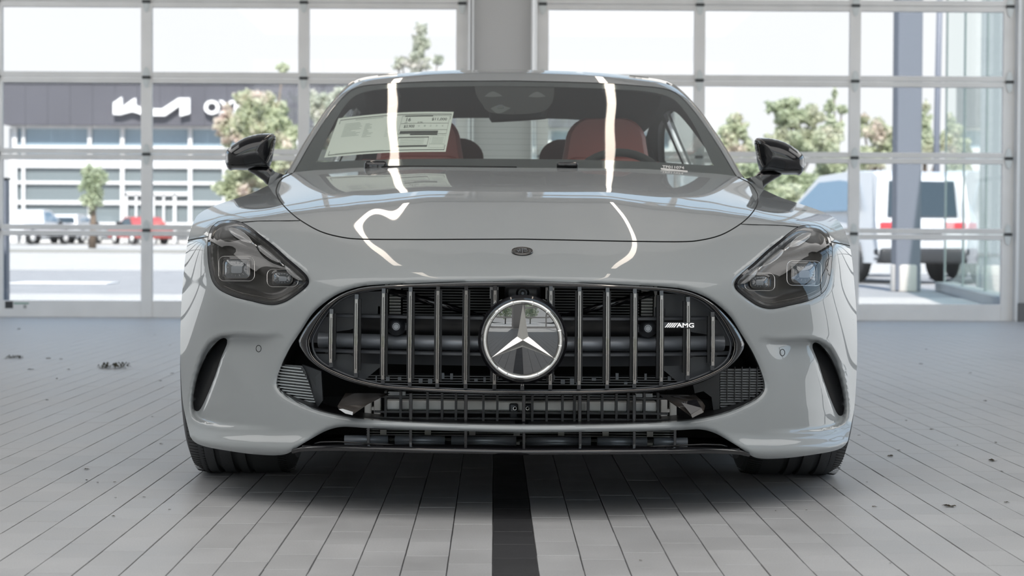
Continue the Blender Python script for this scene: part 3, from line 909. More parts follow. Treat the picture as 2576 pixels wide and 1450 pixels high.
for s in (-1, 1):
    fv = [(s * gx(y, z), y - AX, z) for y, z in PS]
    mk('side_frame', fv, [t[::-1] if s > 0 else t for t in TS.tolist()], M['paint'], car, True)
    mk('side_lining', [(x - s * 0.03, y, z) for x, y, z in fv], TS.tolist(), M['inner'], car, True)
    for wn in (win1, win2):
        Pw, Tw = mesh2d(wn, [], [], 0.12)
        mk('side_window', [(s * (gx(y, z) - 0.012), y - AX, z) for y, z in Pw], Tw.tolist(), M['side_glass'], car, True)
    # shoulder between the body side and the greenhouse
    T_ = [p for p in tops[s] if p.y > tops[s][0].y - 1]
    T_ = [p for p in T_ if p.y + AX < 9.25]
    vs = []; fs = []
    for p in T_: vs.append((p.x, p.y, p.z))
    for p in T_: vs.append((p.x * 0.5 + s * gx(p.y + AX, 0.9) * 0.5, p.y, max(p.z, 0.87) * 0.5 + 0.45))
    for p in T_: vs.append((s * (gx(p.y + AX, 0.9) - 0.0), p.y, 0.905))
    m2 = len(T_)
    for r_ in range(2):
        for k in range(m2 - 1):
            f = (r_ * m2 + k, r_ * m2 + k + 1, (r_ + 1) * m2 + k + 1, (r_ + 1) * m2 + k); fs.append(f if s < 0 else f[::-1])
    mk('shoulder', vs, fs, M['paint'], car, True)
# rear bulkhead with the rear window opening, rear glass, deck and tail
def rear_wall(Yw, holeP, mat, name):
    o2 = np.array([(-.73, .86), (.73, .86), (.66, 1.1), (.56, 1.24), (.3, 1.30), (-.3, 1.30), (-.56, 1.24), (-.66, 1.1)])
    Pw, Tw = mesh2d(o2, [holeP], [], 0.12)
    return mk(name, [(x, Yw - AX, z) for x, z in Pw], Tw.tolist(), mat, car)
hole = catmull([(-.56, 1.0), (-.53, 1.1), (-.45, 1.205), (-.30, 1.248), (0, 1.262), (.30, 1.248), (.45, 1.205), (.53, 1.1), (.56, 1.0), (0, .99)], 0.06, True, (0, 8))
rear_wall(8.72, hole, M['inner'], 'rear_lining')
mk('rear_window', [(-.5, 8.8 - AX, 1.27), (.5, 8.8 - AX, 1.27), (.6, 9.15 - AX, .99), (-.6, 9.15 - AX, .99)], [(0, 1, 2, 3)], M['side_glass'], car)
hl = MB()
for k in range(11):
    f = (k + 0.5) / 11; y = 8.8 + .35 * f - AX - 0.004; z = 1.27 - .28 * f; x = .46 + .08 * f
    hl.box(-x, x, y - 0.0003, y + 0.0003, z - 0.0003, z + 0.0003)
o = hl.build('heating_wire', M['ink'], car); o['kind'] = 'stuff'
dk = [[(-.60, 9.15, .985), (.60, 9.15, .985)], [(-.74, 9.25, .95), (.74, 9.25, .95)], [(-.84, 9.36, .90), (.84, 9.36, .90)], [(-.88, 9.40, .70), (.88, 9.40, .70)], [(-.86, 9.38, .40), (.86, 9.38, .40)], [(-.80, 9.30, .2), (.80, 9.30, .2)]]
vs = []; fs = []
for (a, b_) in dk:
    for k in range(9):
        t = k / 8; x = a[0] + (b_[0] - a[0]) * t; vs.append((x, a[1] - AX - 0.10 * (abs(x) / .85) ** 3, a[2] - 0.03 * (abs(x) / .85) ** 2))
for r_ in range(len(dk) - 1):
    for k in range(8): fs.append((r_ * 9 + k, r_ * 9 + k + 1, (r_ + 1) * 9 + k + 1, (r_ + 1) * 9 + k))
mk('tail_panel', vs, fs, M['paint'], car, True)
# underbody, wheel housings, engine-bay blocker
MB().box(-.55, .55, 4.78 - AX, 9.3 - AX, 0.150, 0.162).box(-.64, .64, 5.05 - AX, 9.3 - AX, 0.150, 0.162).box(-.90, .90, 6.0 - AX, 7.9 - AX, 0.150, 0.162).build('underbody', M['black'], car)
bl = MB().box(-.62, .62, 5.20 - AX, 5.22 - AX, 0.16, 0.60)
bl.box(-.60, .60, 5.3 - AX, 6.6 - AX, 0.58, 0.60)
bl.build('engine_bay_liner', M['cavity'], car)
for s in (-1, 1):
    for w0 in (0.0, 2.70):
        vs = []; fs = []
        for k in range(19):
            t = R(-20 + 220 * k / 18)
            for x in (0.57, 0.97 if w0 == 0 else 0.99): vs.append((s * min(x, 0.965 if w0 else 0.90), w0 + 0.385 * math.cos(t), 0.345 + 0.385 * math.sin(t)))
        for k in range(18): fs.append((2 * k, 2 * k + 1, 2 * k + 3, 2 * k + 2))
        mk('wheel_arch_liner', vs, fs, M['cavity'], car, True)
# ================================================================ GRILLE AND INTAKES
def gy(x, z=0.4):                  # depth of the grille face
    return 4.672 + 0.42 * x * x + 0.10 * max(0, z - 0.42)
def XZ(px, py, Y=4.72):            # mirrored pixel -> car-local x, z using the grille depth
    for _ in range(3):
        v = L(px, py, Y); Y = gy(v.x, v.z)
    return v.x, v.z
FO = [(1318, 709.5), (1180, 711), (1040, 715.5), (965, 719), (909, 724.5), (865, 738), (829, 759), (795, 790), (770, 820), (755, 845), (748, 863), (761, 889), (786, 915), (832, 945), (885, 966), (965, 981), (1097, 990), (1210, 994.5), (1318, 996)]
FI = [(1318, 716.5), (1180, 717.5), (1040, 720), (965, 723.5), (909, 731), (862, 746), (829, 770), (801, 806), (785, 835), (776, 858), (783, 894), (811, 921), (859, 944), (905, 959.5), (965, 972), (1030, 977.5), (1097, 981), (1210, 985), (1318, 986.5)]
def half_loop(P, n):
    q = np.array([XZ(*p) for p in P]); q[:, 0] = np.abs(q[:, 0]); q[0, 0] = q[-1, 0] = 0
    return resamp(catmull(q, 0.01), n)
NL = 90
lo_, li_ = half_loop(FO, NL), half_loop(FI, NL)
mid_ = lo_ * 0.55 + li_ * 0.45
prof = [(lo_, 0.034), (lo_ * 0.95 + li_ * 0.05, 0.010), (lo_ * 0.8 + li_ * 0.2, -0.001), (mid_ * 1.0, -0.008), (lo_ * 0.2 + li_ * 0.8, -0.010), (lo_ * 0.04 + li_ * 0.96, -0.006), (li_ * 1.0, 0.002), (li_, 0.05)]
vs = []; fs = []
for s in (1, -1):
    b0 = len(vs)
    for P, dy in prof: vs += [(s * x, gy(x, z) - AX + dy, z) for x, z in P]
    for i in range(len(prof) - 1):
        for k in range(NL - 1):
            f = (b0 + i * NL + k, b0 + i * NL + k + 1, b0 + (i + 1) * NL + k + 1, b0 + (i + 1) * NL + k); fs.append(f if s > 0 else f[::-1])
mk('grille_frame', vs, fs, M['gloss_black'], car, True)
loop_in = [(x, gy(x, z) - AX + 0.001, z) for x, z in li_] + [(-x, gy(x, z) - AX + 0.001, z) for x, z in li_[::-1][1:-1]]
MB().tube(loop_in, 0.0016, 6, closed=True).build('grille_trim', M['dark_chrome'], car, True)
rib = li_ * 0.985 + np.array([0, 0.015 * 0.42])
MB().tube([(x, gy(x, z) - AX + 0.02, z) for x, z in rib] + [(-x, gy(x, z) - AX + 0.02, z) for x, z in rib[::-1][1:-1]], 0.0035, 6, closed=True).build('grille_inner_frame', M['dark_grey'], car, True)
# slats
SL = [(833.4, 778, 925), (897, 741, 951), (965, 726, 967), (1032.7, 722, 974), (1102, 720, 977), (1173, 719, 979)]
def slat(x, z0, z1, cut0=0, cut1=0):
    y = gy(x, 0.4) - AX
    def yy(z): return gy(x, z) - AX
    hw = 0.0057
    root = MB()
    def bar(mb, w, d0, d1, za, zb, ca=0, cb=0):
        n = 8; prev = None
        V = []
        for k in range(n + 1):
            z = za + (zb - za) * k / n
            zl = z + (ca if k == 0 else 0) ; zr = z
            if k == 0: zl, zr = z + max(ca, 0), z + max(-ca, 0)
            if k == n: zl, zr = z - max(cb, 0), z - max(-cb, 0)
            V += [(x - w, yy(z) + d1, zl), (x - w * 0.8, yy(z) + d0, zl), (x + w * 0.8, yy(z) + d0, zr), (x + w, yy(z) + d1, zr)]
        F = [(0, 1, 2, 3)[::-1]] + [(4 * n, 4 * n + 1, 4 * n + 2, 4 * n + 3)]
        for k in range(n):
            for i in range(4): F.append((4 * k + i, 4 * k + (i + 1) % 4, 4 * k + 4 + (i + 1) % 4, 4 * k + 4 + i))
        mb.add(V, F)
    bar(root, hw, 0.004, 0.040, z0, z1)
    s_ = root.build('slat', M['gloss_black'], car)
    c = MB(); bar(c, 0.0046, -0.003, 0.004, z0 + 0.012, z1 - 0.012, cut0, cut1)
    c.build('slat_cap', M['dark_chrome'], s_)
    g = MB()
    g.tube([(x, yy(z) - 0.0026, z) for z in np.linspace(z0 + 0.022, z1 - 0.022, 6)], 0.0011, 5)
    g.build('slat_groove', M['cavity'], s_)
for px, ya, yb in SL:
    x, z1 = XZ(px, ya); _, z0 = XZ(px, yb)
    for s in (-1, 1): slat(s * abs(x), z0, z1)
x, _ = XZ(1244.5, 850)
for s in (-1, 1):
    slat(s * abs(x), XZ(1244, 778)[1], XZ(1244, 719)[1], cut0=(0.008 if s > 0 else -0.008))
    slat(s * abs(x), XZ(1244, 980)[1], XZ(1244, 921)[1], cut1=(0.008 if s > 0 else -0.008))
slat(0.0, XZ(1318, 984)[1], XZ(1318, 951)[1])
# horizontal bars behind the slats
for py, hh in ((803, 0.0032), (895, 0.003)):
    z = XZ(1200, py)[1]
    xm = float(np.max(li_[np.abs(li_[:, 1] - z) < 0.01, 0])) - 0.004
    pts = [(xx, gy(xx, z) - AX + 0.045, z) for xx in np.linspace(-xm, xm, 40)]
    m_ = MB()
    for a, b_ in zip(pts[:-1], pts[1:]):
        m_.add([(a[0], a[1], z - hh), (a[0], a[1], z + hh), (b_[0], b_[1], z + hh), (b_[0], b_[1], z - hh), (a[0], a[1] + .03, z - hh * 1.6), (a[0], a[1] + .03, z + hh * 1.6), (b_[0], b_[1] + .03, z + hh * 1.6), (b_[0], b_[1] + .03, z - hh * 1.6)],
               [(0, 1, 2, 3)[::-1], (1, 5, 6, 2), (0, 4, 7, 3)])
    m_.build('cross_bar', M['dark_grey'], car)
# ribs of the deep grid between slats (vertical webs down to the cross member)
def yb(x): return gy(x) - AX
# duct: rounded cross member seen through the slats
zc = XZ(1000, 869)[1]
n = 30; xm = 0.52
vs = []; fs = []
xs_ = np.linspace(-xm, xm, n)
profd = [(0.058, 0.030), (0.030, 0.034), (0.008, 0.024), (0.0, 0.006), (0.004, -0.012), (0.020, -0.026), (0.058, -0.032)]
for x in xs_:
    for dy, dz in profd: vs.append((x, yb(x) + 0.075 + dy, zc + dz * 0.62))
q = len(profd)
for i in range(n - 1):
    for k in range(q - 1): fs.append((i * q + k, i * q + k + 1, (i + 1) * q + k + 1, (i + 1) * q + k))
mk('cross_member', vs, fs, M['tube'], car, True)
# the webs that cut the cross member into windows
for px, ya, yb_ in SL + [(1244.5, 719, 980)]:
    x, z1 = XZ(px, ya + 12); _, z0 = XZ(px, yb_ - 16)
    for s in (-1, 1):
        xx = s * abs(x)
        m_ = MB().box(xx - 0.0095, xx + 0.0095, yb(xx) + 0.035, yb(xx) + 0.055, z0, z1)
        m_.build('slat_web', M['black'], car)
def plate(name, pts, Y, mat, th=0.01, parent=None, mirror=False, yf=None):
    """polygon given in photo pixels at depth Y (or yf(px) depths)"""
    out = []
    for s in ((1, -1) if mirror else (1,)):
        P = []
        for i, p in enumerate(pts):
            v = L(p[0], p[1], Y if yf is None else yf[i]); P.append(Vector((v.x * s, v.y, v.z)))
        n = len(P); vs = P + [p + Vector((0, th, 0)) for p in P]
        fs = [tuple(range(n)), tuple(range(n, 2 * n))[::-1]] + [(i, (i + 1) % n, n + (i + 1) % n, n + i) for i in range(n)]
        out.append(MB().add(vs, fs).build(name, mat, parent or car))
    return out
# panel below the cross member
z0, z1 = XZ(1100, 926)[1], XZ(1100, 897)[1]
vs = []; fs = []
for i, x in enumerate(np.linspace(-.50, .50, 21)):
    vs += [(x, yb(x) + 0.10, z0), (x, yb(x) + 0.085, z1), (x, yb(x) + 0.17, z1 + 0.004), (x, yb(x) + 0.17, z0 - 0.004)]
for i in range(20):
    for k in range(4): fs.append((i * 4 + k, i * 4 + (k + 1) % 4, i * 4 + 4 + (k + 1) % 4, i * 4 + 4 + k))
mk('cooling_duct_panel', vs, fs, M['dark_grey'], car)
# upper dark shroud behind the upper bar
z0, z1 = XZ(1100, 852)[1], XZ(1100, 806)[1]
vs = []; fs = []
for i, x in enumerate(np.linspace(-.50, .50, 21)):
    vs += [(x, yb(x) + 0.12, z0), (x, yb(x) + 0.16, (z0 * 2 + z1) / 3), (x, yb(x) + 0.15, z1)]
for i in range(20):
    for k in range(2): fs.append((i * 3 + k, i * 3 + k + 1, i * 3 + 4 + k, i * 3 + 3 + k))
mk('air_shroud', vs, fs, M['black'], car, True)
# outer shroud plates
plate('side_shroud', [(775, 860), (800, 800), (845, 750), (905, 735), (960, 733), (960, 800), (880, 830), (845, 870)], 4.90, M['dark_grey'], 0.01, mirror=True)
plate('side_shroud', [(780, 890), (965, 893), (955, 925), (915, 958), (860, 945), (805, 918)], 4.84, M['dark_grey'], 0.01, mirror=True)
# radiator core (fins) behind the upper grille
M['sensor_hi'] = pm('light sensor face', (0.42, 0.45, 0.48), 0.45)
def fins(name, x0, x1, z0, z1, y, pitch, mat, lines=None, th=0.35):
    m_ = MB(); z = z0
    while z < z1:
        m_.box(x0, x1, y, y + 0.02, z, z + pitch * th); z += pitch
    o = m_.build(name, mat, car); o['kind'] = 'stuff'
    m_ = MB().box(x0, x1, y + 0.012, y + 0.03, z0, z1)
    m_.build(name + '_core' if False else 'cooler_core', M['cavity'], car)
for s in (-1, 1):
    fins('radiator_fin', min(s * .075, s * .31), max(s * .075, s * .31), 0.485, 0.575, 5.00 - AX, 0.0072, M['fin_dark'])
    m_ = MB()
    for k in range(11): m_.box(s * .315, s * .345, 4.995 - AX, 5.01 - AX, 0.487 + k * .008, 0.4925 + k * .008)
    m_.box(s * .348, s * .356, 4.99 - AX, 5.01 - AX, 0.48, 0.58)
    m_.build('radiator_tank', M['silver'], car)
    MB().box(s * .345, s * .372, 4.90 - AX, 4.93 - AX, 0.487, 0.513, 0.003).build('radar_unit', M['sensor'], car)
    # diagonal strut
    a = L(981, 733, 4.86); b_ = L(1222, 799, 4.86)
    pa = Vector((s * abs(a.x), a.y, a.z)); pb = Vector((s * abs(b_.x), b_.y, b_.z))
    MB().tube([pa, pa.lerp(pb, .5) + Vector((0, -.012, .002)), pb], [0.0085, 0.0095, 0.005], 12).build('strut', M['gloss_black'], car, True)
    # parking radar sensors
    v = L(998, 821, 4.80); xx = s * abs(v.x); y = 4.775 - AX
    sp_ = MB().lathe([(0.026, 0.035), (0.022, 0.012), (0.0125, 0.0), (0.0125, -0.003), (0.0, -0.003)], (xx, y, v.z), 'Y', 24)
    hs = sp_.build('sensor_housing', M['dark_grey'], car, True)
    MB().box(xx - .034, xx + .034, y + 0.012, y + .04, v.z - .012, v.z + .012, 0.009).build('sensor_bracket', M['dark_grey'], hs)
    MB().lathe([(0.0095, -0.004), (0.009, -0.005), (0.007, -0.005), (0.0, -0.005)], (xx, y, v.z), 'Y', 24).build('sensor_face', M['sensor_hi'], hs)
    MB().lathe([(0.0072, -0.006), (0.0064, -0.006)], (xx, y, v.z), 'Y', 24).build('sensor_ring', M['cavity'], hs)
# small clutter above the lower grille bar
random.seed(3)
m_ = MB()
for k in range(30):
    x = -.40 + k * .0276 + random.uniform(-.005, .005)
    if abs(x) < .05: continue
    zz = random.uniform(.318, .332)
    m_.box(x, x + random.uniform(.003, .012), 4.80 - AX + .42 * x * x, 4.81 - AX + .42 * x * x, zz, zz + random.uniform(.006, .016))
o = m_.build('wiring_clip', M['sensor'], car); o['kind'] = 'stuff'
fins('radiator_fin', -.42, .42, 0.312, 0.338, 4.88 - AX, 0.0065, M['fin_dark'])

# ---------------------------------------------------------------- central badge
bc = L(1318.5, 855, 4.66); BX, BZ = 0.0, bc.z
by = 4.655 - AX
BR = 0.0978
bad = MB().lathe([(BR * 1.13, 0.05), (BR * 1.12, 0.014), (BR * 1.05, 0.004), (BR * 1.0, 0.003), (BR * .86, 0.003), (BR * .86, 0.02), (0.0, 0.022)], (BX, by, BZ), 'Y', 72).build('badge', M['gloss_black'], car, True)
autosmooth(bad, 30)
M['badge_face'] = pm('mirror black badge face', (0.0085, 0.009, 0.011), 0.015, 0.0, coat=0.0, crough=0.0, spec=0.5)
M['badge_face'].node_tree.nodes['Principled BSDF'].inputs['IOR'].default_value = 2.4
M['star'] = pm('star metal', (0.78, 0.77, 0.74), 0.12, 1.0)
vs = []; fs = []; nr, na = 14, 64
for i in range(nr + 1):
    for k in range(na):
        r = BR * .892 * i / nr; t = 2 * math.pi * k / na; x, z = r * math.cos(t), r * math.sin(t)
        vs.append((BX + x, by - 0.005 + (x * x + (z - .027) ** 2) / 1.7, BZ + z))
for i in range(nr):
    for k in range(na): fs.append((i * na + k, i * na + (k + 1) % na, (i + 1) * na + (k + 1) % na, (i + 1) * na + k))
mk('badge_face', vs, fs, M['badge_face'], bad, True)
rg = MB().lathe([(BR * .885, 0.004), (BR * .885, -0.003), (BR * .91, -0.007), (BR * .955, -0.009), (BR * .995, -0.006), (BR * 1.0, 0.0), (BR * 1.0, 0.004)], (BX, by, BZ), 'Y', 96).build('badge_ring', M['star'], bad, True)
nt_ = MB()
for a in (15, 50, 75, 105, 130, 148, 212, 228, 246, 294, 330, 352):
    t = R(a); c_, s_ = math.cos(t), math.sin(t)
    r0_, r1_ = BR * .90, BR * .985
    w_ = 0.0009
    nt_.add([(BX + c_ * r - s_ * w_ * k, by - 0.0095, BZ + s_ * r + c_ * w_ * k) for r, k in ((r0_, 1), (r1_, 1), (r1_, -1), (r0_, -1))], [(0, 1, 2, 3)])
o = nt_.build('badge_tick', M['chrome'], bad)
def star(cx, cy, cz, r, ri, h, parent, mat, name='star'):
    vs = [(cx, cy - h, cz)]; 
    for k in range(6):
        t = R(90 + 60 * k); q_ = r if k % 2 == 0 else ri
        vs.append((cx + q_ * math.cos(t), cy - (0.0006 if k % 2 == 0 else 0.0), cz + q_ * math.sin(t)))
    fs = [(0, 1 + k, 1 + (k + 1) % 6) for k in range(6)]
    # blunt tips
    return mk(name, vs, fs, mat, parent)
star(BX, by - 0.004, BZ, BR * .895, BR * .17, 0.014, bad, M['star'])
# camera above the badge
v = L(1319.5, 738, 4.74); cy_ = 4.73 - AX
cm = MB().box(-.045, .045, cy_ + .01, cy_ + .05, v.z - .02, v.z + .024, .012).build('camera_housing', M['black'], car, True)
MB().lathe([(0.019, 0.02), (0.0165, 0.0), (0.0105, -0.006), (0.0105, -0.008), (0.009, -0.009), (0.006, -0.007), (0.0, -0.007)], (0, cy_ + 0.008, v.z), 'Y', 28).build('camera_barrel', M['black'], cm, True)
MB().lathe([(0.0098, -0.0095), (0.0108, -0.009)], (0, cy_ + 0.008, v.z), 'Y', 28).build('camera_ring', M['sensor'], cm)
MB().lathe([(0.0035, -0.008), (0.0, -0.0085)], (0, cy_ + 0.008, v.z), 'Y', 16).build('camera_lens', M['sensor'], cm)
for s in (-1, 1):
    MB().box(s * .060, s * .082, cy_ + .12, cy_ + .13, v.z - .018, v.z + .012).build('latch', M['silver'], car)

# grille lettering badge on the right side of the grille
x0, zt = XZ(1668, 812.5); x1, zb = XZ(1743, 823.5)
yy0 = gy((x0 + x1) / 2) - AX - 0.010
am = MB(); hgt = zt - zb
for k in range(5):
    a = x0 + 0.004 + k * 0.0052; w_ = 0.0030
    am.add([(a, yy0, zb), (a + w_, yy0, zb), (a + w_ + hgt * .8, yy0, zt), (a + hgt * .8, yy0, zt), (a, yy0 + .006, zb), (a + w_, yy0 + .006, zb), (a + w_ + hgt * .8, yy0 + .006, zt), (a + hgt * .8, yy0 + .006, zt)],
           [(0, 1, 2, 3), (4, 5, 1, 0), (2, 6, 7, 3), (1, 5, 6, 2), (0, 3, 7, 4)])
lb = am.build('badge_stripe', M['chrome'], car)
tv_, tf_ = text_geo('AMG', 1.0, 0.15, 0.02)
tx = [p[0] for p in tv_]; tz = [p[1] for p in tv_]
sx_ = (x1 - x0 - 0.033) / (max(tx) - min(tx)); sz_ = hgt / (max(tz) - min(tz))
mk('badge_letters', [(x0 + 0.033 + (p[0] - min(tx)) * sx_, yy0 + 0.003 - p[2] * 0.012, zb + (p[1] - min(tz)) * sz_) for p in tv_], tf_, M['chrome'], car)
MB().box(x0 + .002, x1 + .001, yy0 + 0.0045, yy0 + .009, zb - .0012, zt + .0012).build('badge_backing', M['dark_grey'], car)

# round bonnet badge
U, V = uv(1319, 634.5, 4.83); Yb = float(YF0(0, V)[0]); 
eps = 8; ya_, yb2 = float(YF0(0, V + eps)[0]), float(YF0(0, V - eps)[0])
pa, pb = loc(0, V + eps, ya_), loc(0, V - eps, yb2); tdir = (pa - pb).normalized(); nrm = Vector((0, -tdir.z, tdir.y))
ctr = loc(0, V, Yb) + nrm * 0.001
def nose(r, t, hh): return ctr + Vector((r * math.cos(t), 0, 0)) + tdir * (r * math.sin(t)) + nrm * hh
def disc(prof, n=40):
    m_ = MB(); vs = [nose(r, 2 * math.pi * k / n, h) for r, h in prof for k in range(n)]
    fs = [(i * n + k, i * n + (k + 1) % n, (i + 1) * n + (k + 1) % n, (i + 1) * n + k) for i in range(len(prof) - 1) for k in range(n)]
    return m_.add(vs, fs)
RB = 0.0272
nb = disc([(RB, -0.002), (RB, 0.002), (RB * .96, 0.0028), (0.0, 0.0028)]).build('bonnet_badge', M['black'], car, True)
disc([(RB * .97, .0028), (RB * .99, .0034), (RB * 1.0, .002)]).build('badge_rim', M['dark_chrome'], nb, True)
disc([(RB * .70, .0030), (RB * .715, .0036), (RB * .74, .0030)]).build('badge_inner_ring', M['dark_chrome'], nb, True)
cr_ = MB()
def seg(a, b_, w_=0.0007):
    a = Vector((a[0], a[1])) * RB; b_ = Vector((b_[0], b_[1])) * RB; d = (b_ - a).normalized(); q_ = Vector((-d.y, d.x)) * w_
    cr_.add([ctr + Vector((p.x, 0, 0)) + tdir * p.y + nrm * .0034 for p in (a + q_, b_ + q_, b_ - q_, a - q_)], [(0, 1, 2, 3)])
seg((0, -.66), (0, .66)); seg((-.2, -.45), (-.2, .5), .0005)
for (ax_, az_, r_) in ((-.38, .2, .17), (-.34, -.05, .12)):      # tree
    for k in range(8): seg((ax_ + r_ * math.cos(k * .785), az_ + r_ * math.sin(k * .785)), (ax_ + r_ * math.cos((k + 1) * .785), az_ + r_ * math.sin((k + 1) * .785)), .0004)
seg((-.36, -.4), (-.36, -.1), .0009)
for k in range(3):                                               # small squares and cam shape
    seg((.15 + k * .12, .22), (.15 + k * .12, .5), .0007); seg((.1, .24 + k * .1), (.45, .24 + k * .1), .0005)
for k in range(8): seg((.33 + .17 * math.cos(k * .785), -.15 + .13 * math.sin(k * .785)), (.33 + .17 * math.cos((k + 1) * .785), -.15 + .13 * math.sin((k + 1) * .785)), .0006)
for k in range(26):
    t = math.pi * (1.12 + .76 * k / 25); 
    seg((.80 * math.cos(t), .80 * math.sin(t)), (.90 * math.cos(t), .90 * math.sin(t)), .0005)
cr_.build('badge_relief', M['sensor'], nb)

# ---------------------------------------------------------------- lower grille
yl = 4.80 - AX
def lz(py, Y=4.80): return L(1318, py, Y).z
# silver crossbeam segments (seen between the bars)
MB().box(-.345, .345, 4.83 - AX, 4.88 - AX, L(1318, 1035, 4.83).z, L(1318, 1010, 4.83).z, 0.004).build('bumper_beam', M['silver'], car)
for s in (-1, 1):
    m_ = MB().box(s * .36, s * .378, 4.90 - AX, 4.94 - AX, L(1318, 1052, 4.9).z, L(1318, 1003, 4.9).z, .003).box(s * .384, s * .402, 4.90 - AX, 4.94 - AX, L(1318, 1050, 4.9).z, L(1318, 1006, 4.9).z, .003).box(s * .36, s * .402, 4.905 - AX, 4.94 - AX, L(1318, 1036, 4.9).z, L(1318, 1028, 4.9).z)
    m_.build('beam_bracket', M['silver'], car)
    MB().box(s * .30, s * .345, 4.97 - AX, 4.99 - AX, L(1318, 1006, 4.9).z, L(1318, 994, 4.9).z).build('hose_clamp', M['silver'], car)
fins('condenser_fin', -.36, .36, L(1318, 1064, 5).z, L(1318, 1038, 5).z, 5.00 - AX, 0.0062, M['fin'])
fins('condenser_fin', -.36, .36, L(1318, 1008, 5).z, L(1318, 994, 5).z, 5.00 - AX, 0.0062, M['fin'])
zlo, zhi = lz(1064, 4.76), lz(990, 4.76)
for px in (969, 1007, 1075, 1112, 1147, 1216, 1251, 1339, 1375, 1415, 1445, 1480, 1515, 1551, 1557 + 24, 1622, 1657):
    v = L(px, 1030, 4.78)
    MB().box(v.x - .0030, v.x + .0030, 4.77 - AX + .2 * v.x ** 2, 4.80 - AX + .2 * v.x ** 2, zlo, zhi).build('grille_bar', M['black'], car)
for px in (1032.7, 1171.7, 1317.5, 1458.6, 1596.5):
    v = L(px, 1030, 4.74)
    MB().box(v.x - .0044, v.x + .0044, 4.735 - AX + .2 * v.x ** 2, 4.80 - AX + .2 * v.x ** 2, lz(1068, 4.74), zhi, .002).build('grille_bar', M['gloss_black'], car)
for py in (1002, 1040, 1055):
    z = L(1318, py, 4.785).z
    MB().box(-.37, .37, 4.79 - AX, 4.81 - AX, z - .0022, z + .0022).build('grille_crossbar', M['black'], car)
for s in (-1, 1):                  # bolted tow brackets
    v = L(1318, 1025, 4.86)
    b_ = MB().box(s * .019 - .011, s * .019 + .011, 4.812 - AX, 4.826 - AX, v.z - .028, v.z + .013, .004).build('tow_bracket', M['dark_grey'], car, True)
    MB().lathe([(0.0058, 0.002), (0.0055, -0.003), (0.003, -0.003), (0.0028, 0.0), (0, 0)], (s * .016, 4.812 - AX, v.z + .001), 'Y', 16).build('bolt', M['chrome'], b_, True)
# winglets in the lower corners
plate('winglet', [(869, 989.6), (981, 990), (925, 1018), (887, 1044), (870, 1040), (852, 1031), (849, 1022)], 4.72, M['winglet'], 0.006, yf=[4.80, 4.76, 4.70, 4.68, 4.69, 4.70, 4.72])
plate('winglet_edge', [(852, 1030), (862, 1029), (888, 1037), (887, 1045), (869, 1041)], 4.676, M['chrome'], 0.004)
plate('winglet', [(1657, 993), (1750, 994.5), (1768, 1012), (1774, 1022), (1770, 1038), (1742, 1051), (1706, 1024)], 4.72, M['winglet'], 0.006, yf=[4.76, 4.80, 4.74, 4.72, 4.70, 4.68, 4.70])
plate('winglet_facet', [(1714, 1013), (1752, 1005), (1765, 1027), (1738, 1043)], 4.675, M['gloss_black'], 0.004, yf=[4.70, 4.71, 4.68, 4.67])
plate('winglet_edge', [(1738, 1044), (1764, 1028), (1770, 1037), (1742, 1052)], 4.668, M['dark_chrome'], 0.004)
# corner coolers
def cooler(poly, n, Y, mat, skew, nm='cooler_fin', dir_=1):
    P = np.array([(L(a, b_, Y).x, L(a, b_, Y).z) for a, b_ in poly])
    z0, z1 = P[:, 1].min(), P[:, 1].max(); m_ = MB()
    for k in range(n):
        z = z0 + (z1 - z0) * (k + .5) / n
        xs2 = []
        for i in range(len(P)):
            a, b_ = P[i], P[(i + 1) % len(P)]
            if (a[1] > z) != (b_[1] > z): xs2.append(a[0] + (b_[0] - a[0]) * (z - a[1]) / (b_[1] - a[1]))
        if len(xs2) >= 2:
            xa, xb = min(xs2), max(xs2); h_ = (z1 - z0) / n * .22
            sk = skew * (xb - xa)
            m_.add([(xa, Y - AX, z - h_), (xb, Y - AX, z - h_ - sk), (xb, Y - AX, z + h_ - sk), (xa, Y - AX, z + h_), (xa, Y - AX + .03, z - h_), (xb, Y - AX + .03, z - h_ - sk), (xb, Y - AX + .03, z + h_ - sk), (xa, Y - AX + .03, z + h_)],
                   [(0, 1, 2, 3), (3, 2, 6, 7), (0, 4, 5, 1)])
    o = m_.build(nm, mat, car); o['kind'] = 'stuff'
    n2 = len(P)
    MB().add([(x, Y - AX + .02, z) for x, z in P], [tuple(range(n2))]).build('cooler_core', M['fin_dark'], car)
cooler([(699, 918), (758, 922), (775, 950), (800, 1026), (770, 1030), (720, 1008), (694, 975)], 15, 4.93, M['fin'], 0.10)
cooler([(1812, 930), (1925, 928), (1940, 985), (1880, 1020), (1812, 1040)], 17, 4.93, M['fin_dark'], 0.0)
m_ = MB()
for px in (1829, 1848, 1866, 1885, 1904): v = L(px, 985, 4.92); m_.box(v.x - .001, v.x + .001, 4.915 - AX, 4.925 - AX, .27, .36)
m_.build('cooler_guard', M['black'], car)
plate('air_duct', [(760, 918), (808, 935), (812, 1008), (798, 1028), (780, 960)], 4.90, M['dark_grey'], 0.02, yf=[4.93, 4.80, 4.80, 4.90, 4.93])
plate('air_duct', [(1735, 930), (1810, 925), (1810, 1035), (1795, 1035), (1790, 1000), (1770, 985), (1748, 990)], 4.92, M['black'], 0.02)
# dark inner liner behind the whole mouth (blocks the view into the body)
vs = []; fs = []
for i, x in enumerate(np.linspace(-.66, .66, 23)):
    y = 5.06 - AX + .05 * (x / .66) ** 2
    vs += [(x, y, .16), (x, y, .66)]
for i in range(22): fs.append((2 * i, 2 * i + 1, 2 * i + 3, 2 * i + 2))
mk('mouth_liner', vs, fs, M['cavity'], car)
